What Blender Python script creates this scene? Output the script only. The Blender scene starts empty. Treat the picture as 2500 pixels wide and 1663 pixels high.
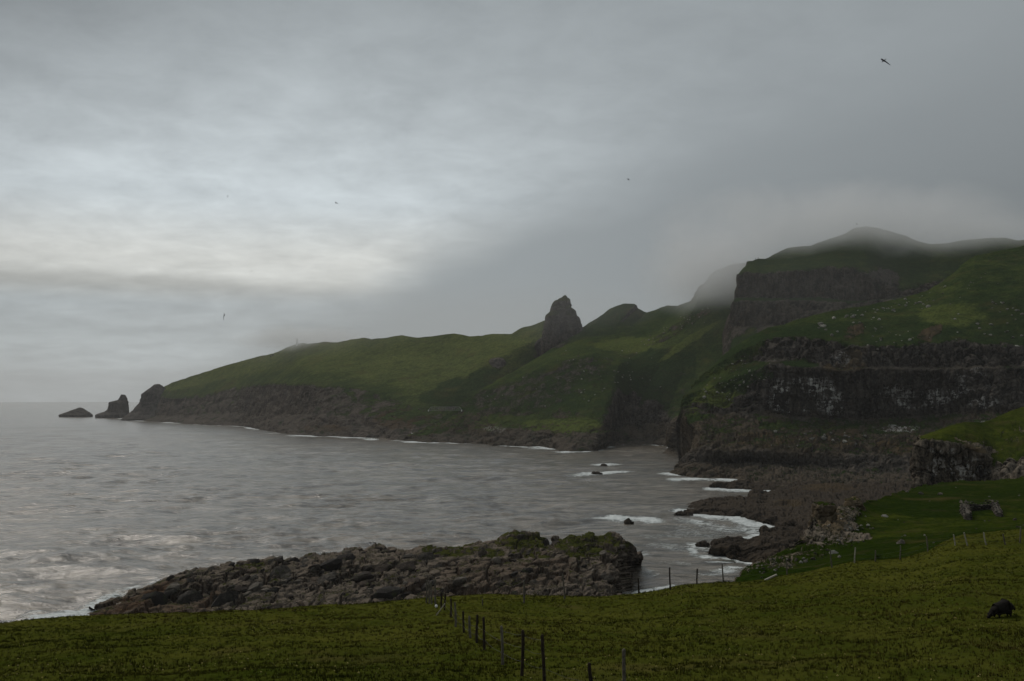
import bpy, bmesh, math, random
import numpy as np
from mathutils import Vector, Matrix, Euler
from mathutils.bvhtree import BVHTree

random.seed(7)
rng = np.random.default_rng(7)
scene = bpy.context.scene
COL = scene.collection

# ------------------------------------------------------------------ camera
F = 2431.0                      # focal length in pixels of the 2500 px wide photograph (35 mm lens)
CAMZ = 45.0
PITCH = math.atan(142.5 / F)
cam_d = bpy.data.cameras.new('camera'); cam = bpy.data.objects.new('camera', cam_d); COL.objects.link(cam)
cam_d.sensor_width = 36.0; cam_d.lens = 35.0; cam_d.clip_start = 0.5; cam_d.clip_end = 60000
cam.location = (0, 0, CAMZ); cam.rotation_euler = (math.pi / 2 + PITCH, 0, 0)
scene.camera = cam

# ------------------------------------------------------------------ node helper
class NT:
    def __init__(s, tree): s.t = tree; s.n = tree.nodes; s.l = tree.links
    def node(s, typ, **kw):
        n = s.n.new(typ)
        for k, v in kw.items(): setattr(n, k, v)
        return n
    def put(s, sock, val):
        if val is None: return
        if hasattr(val, 'is_linked') or hasattr(val, 'links'): s.l.new(val, sock)
        else: sock.default_value = val
    def m(s, op, a, b=None, c=None, clamp=False):
        n = s.node('ShaderNodeMath', operation=op, use_clamp=clamp)
        s.put(n.inputs[0], a); s.put(n.inputs[1], b)
        if c is not None: s.put(n.inputs[2], c)
        return n.outputs[0]
    def vm(s, op, a, b=None, scale=None):
        n = s.node('ShaderNodeVectorMath', operation=op)
        s.put(n.inputs[0], a)
        if b is not None: s.put(n.inputs[1], b)
        if scale is not None: s.put(n.inputs['Scale'], scale)
        return n.outputs[0]
    def xyz(s, v):
        n = s.node('ShaderNodeSeparateXYZ'); s.put(n.inputs[0], v); return n.outputs
    def comb(s, x, y, z):
        n = s.node('ShaderNodeCombineXYZ')
        for i, q in enumerate((x, y, z)): s.put(n.inputs[i], q)
        return n.outputs[0]
    def noise(s, vec, scale, detail=4, rough=0.55, dist=0.0):
        n = s.node('ShaderNodeTexNoise')
        s.put(n.inputs['Vector'], vec); s.put(n.inputs['Scale'], scale)
        n.inputs['Detail'].default_value = detail; n.inputs['Roughness'].default_value = rough
        n.inputs['Distortion'].default_value = dist
        return n.outputs['Fac']
    def voro(s, vec, scale, feature='F1', rnd=1.0):
        n = s.node('ShaderNodeTexVoronoi', feature=feature)
        s.put(n.inputs['Vector'], vec); s.put(n.inputs['Scale'], scale); n.inputs['Randomness'].default_value = rnd
        return n.outputs['Distance']
    def ss(s, x, a, b, lo=0.0, hi=1.0):
        n = s.node('ShaderNodeMapRange', interpolation_type='SMOOTHSTEP')
        s.put(n.inputs[0], x)
        for i, q in zip((1, 2, 3, 4), (a, b, lo, hi)): s.put(n.inputs[i], q)
        return n.outputs[0]
    def mix(s, f, a, b, blend='MIX'):
        n = s.node('ShaderNodeMix', data_type='RGBA', blend_type=blend)
        s.put(n.inputs[0], f); s.put(n.inputs[6], a); s.put(n.inputs[7], b)
        return n.outputs[2]
    def bump(s, h, strength, dist, normal=None):
        n = s.node('ShaderNodeBump')
        n.inputs['Strength'].default_value = strength; n.inputs['Distance'].default_value = dist
        s.put(n.inputs['Height'], h)
        if normal is not None: s.put(n.inputs['Normal'], normal)
        return n.outputs[0]
def rgb(r, g, b): return (r, g, b, 1.0)

# ------------------------------------------------------------------ sky, sun, exposure
SUN_AZ, SUN_EL = math.radians(-42), math.radians(46)
world = bpy.data.worlds.new('World'); scene.world = world; world.use_nodes = True
w = NT(world.node_tree); w.n.clear()
wout = w.node('ShaderNodeOutputWorld'); bg = w.node('ShaderNodeBackground')
w.l.new(bg.outputs[0], wout.inputs[0])
skyt = w.node('ShaderNodeTexSky', sky_type='NISHITA'); skyt.sun_disc = False
skyt.sun_elevation = SUN_EL; skyt.sun_rotation = SUN_AZ
tc = w.node('ShaderNodeTexCoord').outputs['Generated']
dx, dy, dz = w.xyz(tc)
el = w.m('ARCSINE', dz); az = w.m('ARCTAN2', dx, dy)
# cloud deck: noise on a plane overhead, compressed towards the horizon
inv = w.m('DIVIDE', 1.0, w.m('ADD', w.m('MAXIMUM', dz, 0.0), 0.16))
px_ = w.m('MULTIPLY', dx, inv); py_ = w.m('MULTIPLY', dy, inv)
deck = w.comb(px_, py_, 0.0)
n1 = w.noise(deck, 1.5, 6, 0.55, 0.25)
n2 = w.noise(w.vm('ADD', deck, (7.3, 1.1, 0)), 5.6, 6, 0.62, 0.25)
n3 = w.noise(w.comb(w.m('MULTIPLY', az, 2.2), w.m('MULTIPLY', el, 16.0), 3.0), 2.0, 4, 0.5, 0.3)
sm = w.noise(w.comb(w.m('MULTIPLY', az, 1.2), w.m('MULTIPLY', el, 2.0), 9.0), 2.2, 4, 0.5, 0.3)
def gauss(a0, sa, e0, se):
    q = w.m('ADD', w.m('POWER', w.m('DIVIDE', w.m('SUBTRACT', az, a0), sa), 2.0), w.m('POWER', w.m('DIVIDE', w.m('SUBTRACT', el, e0), se), 2.0))
    return w.m('EXPONENT', w.m('MULTIPLY', q, -1.0))
glow = gauss(-0.28, 0.40, 0.145, 0.17)
tex = w.m('ADD', w.m('MULTIPLY', w.m('SUBTRACT', n1, 0.5), 0.55), w.m('MULTIPLY', w.m('SUBTRACT', n2, 0.5), 0.62))
corner = gauss(-0.56, 0.26, 0.42, 0.20)
gw = gauss(-0.30, 0.62, 0.16, 0.30)
tex = w.m('MULTIPLY', tex, w.m('ADD', 0.22, w.m('MULTIPLY', gw, 0.85)))
deckB = w.m('MULTIPLY', w.m('SUBTRACT', w.m('ADD', 0.325, w.m('MULTIPLY', glow, 0.375)), w.m('MULTIPLY', corner, 0.17)), w.m('ADD', 1.0, tex))
# flat stratus shelf low on the left
shelf = w.m('MULTIPLY', w.ss(w.m('ADD', el, w.m('ADD', w.m('MULTIPLY', w.m('SUBTRACT', n3, 0.5), 0.012), w.m('MULTIPLY', az, 0.018))), 0.118, 0.098), w.ss(n3, 0.68, 0.40, 0.7, 1.0))
deckB = w.m('MULTIPLY', deckB, w.m('SUBTRACT', 1.0, w.m('MULTIPLY', w.m('MULTIPLY', shelf, w.ss(el, 0.035, 0.075, 0.30, 1.0)), 0.34)))
# low cloud bank to the right, darker and smooth
sd = w.m('SUBTRACT', w.m('ADD', az, 0.03), w.m('MULTIPLY', w.m('SUBTRACT', el, 0.185), 1.9))
sd = w.m('ADD', sd, w.m('MULTIPLY', w.m('SUBTRACT', sm, 0.5), 0.42))
bank = w.ss(sd, -0.07, w.m('ADD', 0.10, w.m('MULTIPLY', w.ss(el, 0.1, 0.3), 0.22)))
bankB = w.m('SUBTRACT', 0.330, w.m('MULTIPLY', w.ss(az, -0.1, 0.6), w.ss(el, 0.10, 0.36, 0.150, 0.035)))
bankB = w.m('MULTIPLY', bankB, w.m('ADD', 0.94, w.m('MULTIPLY', sm, 0.12)))
lum = w.m('ADD', w.m('MULTIPLY', deckB, w.m('SUBTRACT', 1.0, bank)), w.m('MULTIPLY', bankB, bank))
warm = w.m('MULTIPLY', w.m('MULTIPLY', w.ss(el, 0.20, 0.13), w.ss(el, 0.088, 0.112)), w.m('SUBTRACT', 1.0, bank))
tint = w.mix(warm, rgb(0.915, 1.0, 1.035), rgb(0.985, 1.0, 0.955))
cloudc = w.vm('SCALE', tint, scale=w.m('MULTIPLY', lum, 10.0))
skyc = w.mix(0.96, skyt.outputs[0], cloudc)
w.l.new(skyc, bg.inputs[0]); bg.inputs[1].default_value = 0.1

sun_d = bpy.data.lights.new('sun', 'SUN'); sun = bpy.data.objects.new('sun', sun_d); COL.objects.link(sun)
sun_d.energy = 1.5; sun_d.angle = math.radians(24); sun_d.color = (1.0, 0.93, 0.84)
sdir = Vector((math.sin(SUN_AZ) * math.cos(SUN_EL), math.cos(SUN_AZ) * math.cos(SUN_EL), math.sin(SUN_EL)))
sun.rotation_euler = sdir.to_track_quat('Z', 'Y').to_euler()

vs = scene.view_settings
scene.display_settings.display_device = 'sRGB'
vs.view_transform = 'Standard'; vs.look = 'None'; vs.exposure = 0.0; vs.gamma = 1.0; vs.use_curve_mapping = False
cy = scene.cycles
cy.use_denoising = True
try: cy.denoiser = 'OPENIMAGEDENOISE'
except Exception: pass
cy.max_bounces = 5; cy.diffuse_bounces = 2; cy.glossy_bounces = 2; cy.transmission_bounces = 2; cy.volume_bounces = 4
cy.transparent_max_bounces = 8; cy.caustics_reflective = False; cy.caustics_refractive = False
cy.sample_clamp_indirect = 3.0; cy.sample_clamp_direct = 1.6
cy.volume_step_rate = 1.0; cy.volume_max_steps = 64

# ------------------------------------------------------------------ geometry helpers
def ray(u, v):
    xc = (np.asarray(u, float) - 1250.0) / F; yc = (831.5 - np.asarray(v, float)) / F
    dy_ = math.cos(PITCH) - yc * math.sin(PITCH); dz_ = math.sin(PITCH) + yc * math.cos(PITCH)
    return xc / dy_, dz_ / dy_
def P(u, v, Y):
    a, b = ray(u, v); Y = np.asarray(Y, float)
    return np.stack([a * Y, Y + 0 * a, CAMZ + b * Y], -1)
def Ysea(v, z=0.0):
    a, b = ray(0, v); return (z - CAMZ) / b
def S(u, v): return P(u, v, Ysea(v))
def proj(xyz):
    x, y, z = xyz[..., 0], xyz[..., 1], xyz[..., 2] - CAMZ
    f = y * math.cos(PITCH) + z * math.sin(PITCH); up = z * math.cos(PITCH) - y * math.sin(PITCH)
    return 1250 + F * x / f, 831.5 - F * up / f

_perm = rng.permutation(256).astype(np.int32); _perm = np.concatenate([_perm, _perm, _perm])
_g = rng.normal(size=(256, 3)); _g /= np.linalg.norm(_g, axis=1)[:, None]; _g = _g.astype(np.float32)
from concurrent.futures import ThreadPoolExecutor
_pool = ThreadPoolExecutor(6)
def chunked(fn, p):
    if len(p) < 20000: return fn(p)
    return list(_pool.map(fn, np.array_split(p, max(6, len(p) // 16000))))
def perlin(p):
    p = np.asarray(p, np.float32).reshape(-1, 3)
    r = chunked(_perlin, p)
    return r if len(p) < 20000 else np.concatenate(r)
def _perlin(p):
    i = np.floor(p).astype(np.int32); f = p - i; i &= 255
    u = f * f * f * (f * (f * 6 - 15) + 10)
    out = np.zeros(len(p), np.float32)
    for cx in (0, 1):
        wx = u[:, 0] if cx else 1 - u[:, 0]
        a = _perm[(i[:, 0] + cx) & 255]
        for cy_ in (0, 1):
            wy = u[:, 1] if cy_ else 1 - u[:, 1]
            b = _perm[a + ((i[:, 1] + cy_) & 255)]
            for cz in (0, 1):
                wz = u[:, 2] if cz else 1 - u[:, 2]
                g = _g[_perm[b + ((i[:, 2] + cz) & 255)]]
                out += wx * wy * wz * (g[:, 0] * (f[:, 0] - cx) + g[:, 1] * (f[:, 1] - cy_) + g[:, 2] * (f[:, 2] - cz))
    return out * 1.5
def fbm(p, octv=4, gain=0.5, lac=2.03, kind='f'):
    p = np.asarray(p, np.float32).reshape(-1, 3); a = 1.0; s = 0; tot = 0
    for k in range(octv):
        q = perlin(p + 17.3 * k)
        if kind == 'r': q = 1 - 2 * np.abs(q)
        elif kind == 'b': q = 2 * np.abs(q) - 0.5
        s = s + a * q; tot += a; a *= gain; p = p * lac
    return s / tot
def cells(p, seed=0.0):
    """cellular noise: returns F1, F2-F1 and a random value per cell"""
    p = np.asarray(p, np.float32).reshape(-1, 3) + seed
    r = chunked(_cells, p)
    return r if len(p) < 20000 else tuple(np.concatenate([q[k] for q in r]) for k in range(3))
def _cells(p):
    i = np.floor(p).astype(np.int32); f1 = np.full(len(p), 9.0, np.float32); f2 = f1.copy(); idv = np.zeros(len(p), np.float32)
    for ox in (-1, 0, 1):
        for oy in (-1, 0, 1):
            for oz in (-1, 0, 1):
                c = i + np.array([ox, oy, oz], np.int32); cc = c & 255
                h = _perm[_perm[_perm[cc[:, 0]] + cc[:, 1]] + cc[:, 2]]
                pt = (c + np.float32(0.5)).astype(np.float32) + np.float32(0.42) * _g[h]
                d = np.sqrt(((p - pt) ** 2).sum(1))
                nr = d < f1
                f2 = np.where(nr, f1, np.minimum(f2, d)); idv = np.where(nr, h / 255.0, idv); f1 = np.where(nr, d, f1)
    return f1, f2 - f1, idv
def sst(x, a, b):
    t = np.clip((x - a) / (b - a), 0, 1); return t * t * (3 - 2 * t)
def gsmooth(a, sig):
    if sig <= 0: return a
    r = int(3 * sig) + 1; k = np.exp(-0.5 * (np.arange(-r, r + 1) / sig) ** 2); k /= k.sum()
    ap = np.concatenate([np.full(r, a[0]), a, np.full(r, a[-1])])
    # linear extension keeps the ends in place
    ap[:r] = a[0] + (a[0] - a[1:r + 1][::-1] if len(a) > r + 1 else 0)
    ap[-r:] = a[-1] + (a[-1] - a[-r - 1:-1][::-1] if len(a) > r + 1 else 0)
    return np.convolve(ap, k, 'valid')
def rail(pts, nu, ys=0.02, vsm=0.0):
    """a curve through points (u, v, distance); distance 0 means: lies on the sea surface"""
    pts = [(u, v, Y if Y else float(Ysea(v))) for u, v, Y in pts]
    a = np.array(pts, float); t = (a[:, 0] - a[0, 0]) / (a[-1, 0] - a[0, 0]); T = np.linspace(0, 1, nu)
    U = np.interp(T, t, a[:, 0]); V = np.interp(T, t, a[:, 1]); Y = np.interp(T, t, a[:, 2])
    return P(U, gsmooth(V, vsm * nu), gsmooth(Y, ys * nu))
def back(r, dY, z, dz=None):
    q = r.copy(); k = (q[:, 1] + dY) / q[:, 1]; q[:, 0] *= k; q[:, 1] += dY
    q[:, 2] = z if dz is None else q[:, 2] + dz
    return q
def grid_normals(G):
    du = np.gradient(G, axis=1); dv = np.gradient(G, axis=0)
    n = np.cross(du, dv); n /= np.maximum(np.linalg.norm(n, axis=2), 1e-9)[..., None]
    return n
def mesh_from(name, V, faces, mat, smooth=True, attr=None):
    me = bpy.data.meshes.new(name)
    V = np.asarray(V, np.float32).reshape(-1, 3); faces = np.asarray(faces, np.int32); k = faces.shape[1]
    me.vertices.add(len(V)); me.vertices.foreach_set('co', V.ravel())
    me.loops.add(faces.size); me.loops.foreach_set('vertex_index', faces.ravel())
    me.polygons.add(len(faces)); me.polygons.foreach_set('loop_start', np.arange(0, faces.size, k, dtype=np.int32))
    me.update(calc_edges=True)
    me.polygons.foreach_set('use_smooth', np.full(len(faces), smooth)); 
    if mat: me.materials.append(mat)
    for an, av in (attr or {}).items():
        if av.ndim == 2:
            a = me.attributes.new(an, 'FLOAT_COLOR', 'POINT'); a.data.foreach_set('color', av.astype(np.float32).ravel())
        else:
            a = me.attributes.new(an, 'FLOAT', 'POINT'); a.data.foreach_set('value', av.astype(np.float32).ravel())
    return me
def grid_faces(nv, nu, wrap=False):
    i = np.arange(nv * nu).reshape(nv, nu)
    if wrap: i = np.concatenate([i, i[:, :1]], 1)
    return np.stack([i[:-1, :-1], i[:-1, 1:], i[1:, 1:], i[1:, :-1]], -1).reshape(-1, 4)
def link(name, me, parent=None, label=None, cat=None, group=None, kind=None):
    o = bpy.data.objects.new(name, me); COL.objects.link(o)
    if parent is not None: o.parent = parent
    tag(o, label, cat, group, kind); return o
def tag(o, label=None, cat=None, group=None, kind=None):
    if label: o['label'] = label
    if cat: o['category'] = cat
    if group: o['group'] = group
    if kind: o['kind'] = kind
    return o

BVH = {}
def keep_bvh(name, G):
    nv, nu = G.shape[:2]
    s = max(1, nv // 260), max(1, nu // 420)
    g = G[::s[0], ::s[1]]
    BVH[name] = BVHTree.FromPolygons([Vector(q) for q in g.reshape(-1, 3)], grid_faces(*g.shape[:2]).tolist())
def hit(name, u, v):
    a, b = ray(u, v); d = Vector((float(a), 1.0, float(b))).normalized()
    h = BVH[name].ray_cast(Vector((0, 0, CAMZ)), d)
    return h[0], h[1]
def drop(name, x, y):
    h = BVH[name].ray_cast(Vector((x, y, 900)), Vector((0, 0, -1)))
    return h[0], h[1]

# displacement styles: (points, band amplitude) -> metres along the normal
def d_grass(p, s=1.0): return 0.6 * fbm(p / (34 * s), 4) + 0.22 * fbm(p / (6 * s) * np.array([1, 1, 2.2]), 3)
def d_hill(p, s=1.0):
    """turf slope with gullies and terracettes"""
    q = p / s; w_ = fbm(q / 60, 3)
    gul = fbm(np.stack([q[:, 0] / 30 + w_, q[:, 1] / 30, q[:, 2] / 75], 1), 4, kind='r')
    return 1.6 * gul + 0.9 * fbm(q / 22, 4) + 0.35 * fbm(q / 5 * np.array([1, 1, 2.4]), 3)
def crack(e, w_=0.14): return (1 - sst(e, 0, w_))
def d_rough(p, s=1.0):
    q = p / s; w_ = 0.5 * fbm(q / 5, 2)[:, None]
    f1, e, i = cells(q / 9.0 + w_); g1, e2, i2 = cells(q / 3.3 + w_, 5.0)
    return 1.8 * fbm(q / 24, 4, kind='r', gain=0.5) + 1.7 * (i - 0.5) - 1.3 * crack(e, .1) + 0.7 * (i2 - 0.5) - 0.45 * crack(e2, .15) - 0.25 * f1
def d_block(p, s=1.0):
    """lava sheets that dip to the left, split by joints into slabs of very different size"""
    q = p / s; a = math.radians(26); c, sn = math.cos(a), math.sin(a); wv_ = fbm(q / 9, 3); wv2 = fbm(q / 9 + 41, 3)
    al, pe = q[:, 0] * c + q[:, 2] * sn + 0.4 * q[:, 1], -q[:, 0] * sn + q[:, 2] * c
    f0, e0, i0 = cells(np.stack([al / 15 + .5 * wv_, q[:, 1] / 9 + .5 * wv2, pe / 3.6 + .5 * wv_], 1), 23.0)
    f1, e, i = cells(np.stack([al / 6.5 + .5 * wv_, q[:, 1] / 3.2 + .6 * wv2, pe / 1.25 + .4 * wv_], 1))
    f2, e2, i2 = cells(np.stack([al / 2.1, q[:, 1] / 1.5, pe / .8], 1) + .5 * wv_[:, None], 11.0)
    k = np.clip(.5 + 1.8 * fbm(q / 14 + 90, 2), 0, 1)
    return 2.6 * (i0 - .5) - 1.9 * crack(e0, .07) + 1.3 * (i - .5) - .7 * crack(e, .10) + k * (.7 * (i2 - .5) - .35 * crack(e2, .14)) + .3 * fbm(q / 1.8, 3) + .25
def d_cliff(p, s=1.0):
    q = p / s; wob = fbm(q / 14, 3)
    but = fbm(np.stack([q[:, 0] / 30 + .4 * wob, q[:, 1] / 30, q[:, 2] / 90], 1), 3, kind='r')
    chim = np.clip(1 - 3.2 * np.abs(perlin(np.stack([q[:, 0] / 8 + .5 * wob, q[:, 1] / 8, q[:, 2] / 45], 1))), 0, 1) ** 1.5
    f1, e, i = cells(np.stack([q[:, 0] / 2.9, q[:, 1] / 2.9, q[:, 2] / 10 + wob], 1))
    h1, e0, i0 = cells(np.stack([q[:, 0] / 8, q[:, 1] / 8, q[:, 2] / 7 + .6 * wob], 1), 9.0)
    lay = (q[:, 2] + 7.0 * wob) / 9.0; fr = lay - np.floor(lay)
    return 3.4 * but - 2.2 * chim + 1.7 * (i0 - 0.5) - 0.8 * crack(e0, .1) + 0.8 * (i - 0.5) - 0.5 * crack(e, .15) + 1.2 * (sst(fr, 0, 0.1) - fr) * np.clip(.6 + 1.5 * wob, 0, 1.4)
def d_strata(p, s=1.0):
    """dipping lava benches broken by gullies"""
    q = p / s; wob = fbm(q / 30, 4)
    h = q[:, 2] - 0.20 * q[:, 0] - 0.05 * q[:, 1] + 8.0 * wob
    lay = h / 7.0; fr = lay - np.floor(lay)
    k = np.clip(0.55 + 1.6 * fbm(q / 26 + 50, 3), 0, 1.4)
    gul = np.clip(1 - 3.0 * np.abs(perlin(np.stack([(q[:, 0] + 1.6 * q[:, 2]) / 17 + wob, q[:, 1] / 17, q[:, 2] / 40], 1))), 0, 1)
    f1, e, i = cells(np.stack([(q[:, 0] + 1.6 * q[:, 2]) / 12, q[:, 1] / 10, (q[:, 2] - .25 * q[:, 0]) / 3.6], 1) + 0.5 * wob[:, None])
    return 2.6 * k * (sst(fr, 0, 0.2) - fr) + 1.8 * (i - 0.5) - 0.9 * crack(e, .12) - 2.6 * gul + 0.6 * fbm(q / 5, 3)
def d_col(p, s=1.0):
    q = p / s; wob = fbm(q / 14, 3)
    but = fbm(np.stack([q[:, 0] / 26 + .4 * wob, q[:, 1] / 26, q[:, 2] / 120], 1), 3, kind='r')
    chim = np.clip(1 - 3.0 * np.abs(perlin(np.stack([q[:, 0] / 7 + .4 * wob, q[:, 1] / 7, q[:, 2] / 70], 1))), 0, 1) ** 1.4
    f1, e, i = cells(np.stack([q[:, 0] / 3.2, q[:, 1] / 3.2, q[:, 2] / 34 + .6 * wob], 1))
    return 3.2 * but - 2.4 * chim + 1.9 * (i - 0.5) - 1.0 * crack(e, .16) + 0.4 * fbm(q / 3, 3)
STY = dict(k=d_col, g=d_grass, r=d_rough, c=d_cliff, s=d_strata, b=d_block, h=d_hill)

def terrain(name, rails, bands, mat, s=1.0, skirt=None, patches=(), rowsm=1.5, kind='structure', parent=None, label=None, cat=None, slope_rock=True, skirt_r=None, pits=()):
    """bands[i] between rails[i] and rails[i+1]: (rows, style, amplitude, rock, tint, yellow)"""
    rows = []; A = []
    for i, b in enumerate(bands):
        k = np.linspace(0, 1, b[0] + 1)[:-1] if i < len(bands) - 1 else np.linspace(0, 1, b[0] + 1)
        for t in k:
            rows.append(rails[i] * (1 - t) + rails[i + 1] * t)
            A.append(i)
    G = np.array(rows); A = np.array(A); nv, nu = G.shape[:2]
    # soften creases between bands
    if rowsm > 0:
        r = int(3 * rowsm); k = np.exp(-0.5 * (np.arange(-r, r + 1) / rowsm) ** 2); k /= k.sum()
        Gp = np.concatenate([np.repeat(G[:1], r, 0), G, np.repeat(G[-1:], r, 0)])
        G = sum(k[j] * Gp[j:j + nv] for j in range(2 * r + 1))
    if skirt:
        c0 = G[:, 0]; sc = 1 + skirt[0] / c0[:, 1]
        c = np.stack([c0[:, 0] * sc, c0[:, 1] * sc, CAMZ + (c0[:, 2] - CAMZ) * sc - skirt[1]], 1)
        mid = 0.5 * c0 + 0.5 * c + np.stack([-0.02 * skirt[0] * np.ones(nv), 0 * c0[:, 0], 0.35 * skirt[1] + 0 * c0[:, 0]], 1)
        G = np.concatenate([c[:, None], mid[:, None], G], 1); nu += 2
    if skirt_r:
        c0 = G[:, -1]; sc = 1 + skirt_r[0] / c0[:, 1]
        c = np.stack([c0[:, 0] * sc, c0[:, 1] * sc, CAMZ + (c0[:, 2] - CAMZ) * sc - skirt_r[1]], 1)
        mid = 0.5 * c0 + 0.5 * c + np.stack([0 * c0[:, 0], 0 * c0[:, 0], 0.35 * skirt_r[1] + 0 * c0[:, 0]], 1)
        G = np.concatenate([G, mid[:, None], c[:, None]], 1); nu += 2
    N = grid_normals(G); Pt = G.reshape(-1, 3)
    disp = np.zeros(nv * nu); rock = np.zeros((nv, nu)); tintv = np.zeros((nv, nu)); yel = np.zeros((nv, nu)); amp = np.zeros((nv, nu))
    wts = {}
    for i, b in enumerate(bands):
        m = (A == i)
        rock[m] = b[3]; tintv[m] = b[4]; yel[m] = b[5]; amp[m] = b[2]
        wts.setdefault(b[1], np.zeros((nv, nu)))[m] = 1.0
    def soft(a, k=2.5):
        r = int(3 * k); kk = np.exp(-0.5 * (np.arange(-r, r + 1) / k) ** 2); kk /= kk.sum()
        ap = np.concatenate([np.repeat(a[:1], r, 0), a, np.repeat(a[-1:], r, 0)])
        return sum(kk[j] * ap[j:j + nv] for j in range(2 * r + 1))
    # wobble the band borders so they are not ruled lines
    wob = fbm(Pt / (16 * s), 4).reshape(nv, nu)
    sh = np.clip((np.arange(nv)[:, None] + 0.05 * nv * wob).round().astype(int), 0, nv - 1)
    jj = np.arange(nu)[None, :].repeat(nv, 0)
    rock = soft(rock)[sh, jj]; tintv = soft(tintv, 4)[sh, jj]; yel = soft(yel, 4)[sh, jj]; amp = soft(amp)
    if slope_rock:
        st = sst(np.abs(N[..., 2]), 0.62, 0.42); rock = np.maximum(rock, st)
    U, V = proj(G)
    guano = np.zeros((nv, nu))
    chan = dict(rock=rock, tint=tintv, yellow=yel, guano=guano)
    for (u0, v0, ru, rv, ch, val, rot) in patches:
        c, sn = math.cos(rot), math.sin(rot)
        du, dv = U - u0, V - v0
        e = ((du * c + dv * sn) / ru) ** 2 + ((-du * sn + dv * c) / rv) ** 2
        mk = sst(e + 0.8 * fbm(Pt / (9 * s), 3).reshape(nv, nu), 1.15, 0.55)
        chan[ch][:] = chan[ch] * (1 - mk) + val * mk
    d = np.zeros(nv * nu)
    rk = np.clip(rock, 0, 1).ravel()
    for sty, wt in wts.items():
        ww = soft(wt).ravel(); sel = ww > 0.01
        if sel.any():
            dd = np.zeros(nv * nu); dd[sel] = STY[sty](Pt[sel], s); d += ww * dd
    # rocky patches inside grass get roughness
    gsel = (rk > 0.3) & ((wts.get('g', np.zeros((nv, nu))) + wts.get('h', np.zeros((nv, nu)))).ravel() > 0.5)
    if gsel.any(): d[gsel] += 0.7 * d_rough(Pt[gsel], s * 0.6) * rk[gsel]
    G2 = G + N * (d * amp.ravel()).reshape(nv, nu)[..., None]
    for (u0, v0, ru, rv, dep) in pits:
        e = ((U - u0) / ru) ** 2 + ((V - v0) / rv) ** 2 + 0.5 * wob
        G2[..., 2] -= dep * sst(e, 1.3, 0.5)
        rock = np.maximum(rock, sst(e, 1.0, 0.4)); tintv = np.maximum(tintv, 0.4 * sst(e, 1.0, 0.4))
    at = np.stack([np.clip(rock, 0, 1), np.clip(tintv, 0, 1), np.clip(guano, 0, 1), np.clip(yel, 0, 1)], -1).reshape(-1, 4)
    me = mesh_from(name, G2, grid_faces(nv, nu), mat, True, {'zone': at})
    keep_bvh(name, G2)
    return link(name, me, parent, label, cat, None, kind)

def rock_body(name, outline, Y, mat, depth=0.55, s=1.0, amp=1.0, nl=44, nk=64, sty='r', base=-3.0, rockv=1.0, tintv=0.2, top_grass=0.0, lean=0.0, parent=None, **tagkw):
    """a free-standing rock: side view outline given as (left, right) pixel columns for falling pixel rows at distance Y"""
    a = np.array(outline, float)            # rows: v, uL, uR   (top to bottom)
    T = np.linspace(0, 1, nl); tt = np.linspace(0, 1, len(a))
    order = np.cumsum(np.r_[0, np.abs(np.diff(a[:, 0])) + 0.5]); order /= order[-1]
    v = np.interp(T, order, a[:, 0]); uL = np.interp(T, order, a[:, 1]); uR = np.interp(T, order, a[:, 2])
    L = P(uL, v, Y); R_ = P(uR, v, Y)
    ph = np.linspace(0, 2 * math.pi, nk, endpoint=False)
    ce, se = np.cos(ph), np.sin(ph); ex = 0.75
    cx = np.sign(ce) * np.abs(ce) ** ex; sx = np.sign(se) * np.abs(se) ** ex
    C = (L + R_) / 2; hw = (R_[:, 0] - L[:, 0]) / 2
    hd = np.maximum(hw * depth, 0.02)
    G = np.zeros((nl, nk, 3))
    G[..., 0] = C[:, None, 0] + hw[:, None] * cx[None]
    G[..., 1] = Y + hd[:, None] * sx[None] + lean * (C[:, 2] - C[-1, 2])[:, None]
    G[..., 2] = C[:, None, 2]
    bot = G[-1:].copy(); bot[..., 2] = base
    cap = np.repeat(G[:1].mean(1, keepdims=True), nk, 1)
    G = np.concatenate([cap, G, bot]); nl2 = nl + 2
    du = np.roll(G, -1, 1) - np.roll(G, 1, 1); dv = np.gradient(G, axis=0)
    N = -np.cross(du, dv); N /= np.maximum(np.linalg.norm(N, axis=2), 1e-9)[..., None]
    N[0] = (0, 0, 1)
    Pt = G.reshape(-1, 3); d = STY[sty](Pt, s).reshape(nl2, nk); d[0] = d[0].mean()
    G2 = G + N * (amp * d)[..., None]
    rock = np.full((nl2, nk), rockv)
    if top_grass: rock = rock * (1 - top_grass * sst(N[..., 2] + 0.3 * fbm(Pt / (3 * s), 3).reshape(nl2, nk), 0.25, 0.6))
    at = np.stack([rock, np.full_like(rock, tintv), 0 * rock, 0.4 + 0 * rock], -1).reshape(-1, 4)
    me = mesh_from(name, G2, grid_faces(nl2, nk, True)[:, ::-1], mat, True, {'zone': at})
    return link(name, me, parent, **tagkw)

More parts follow.
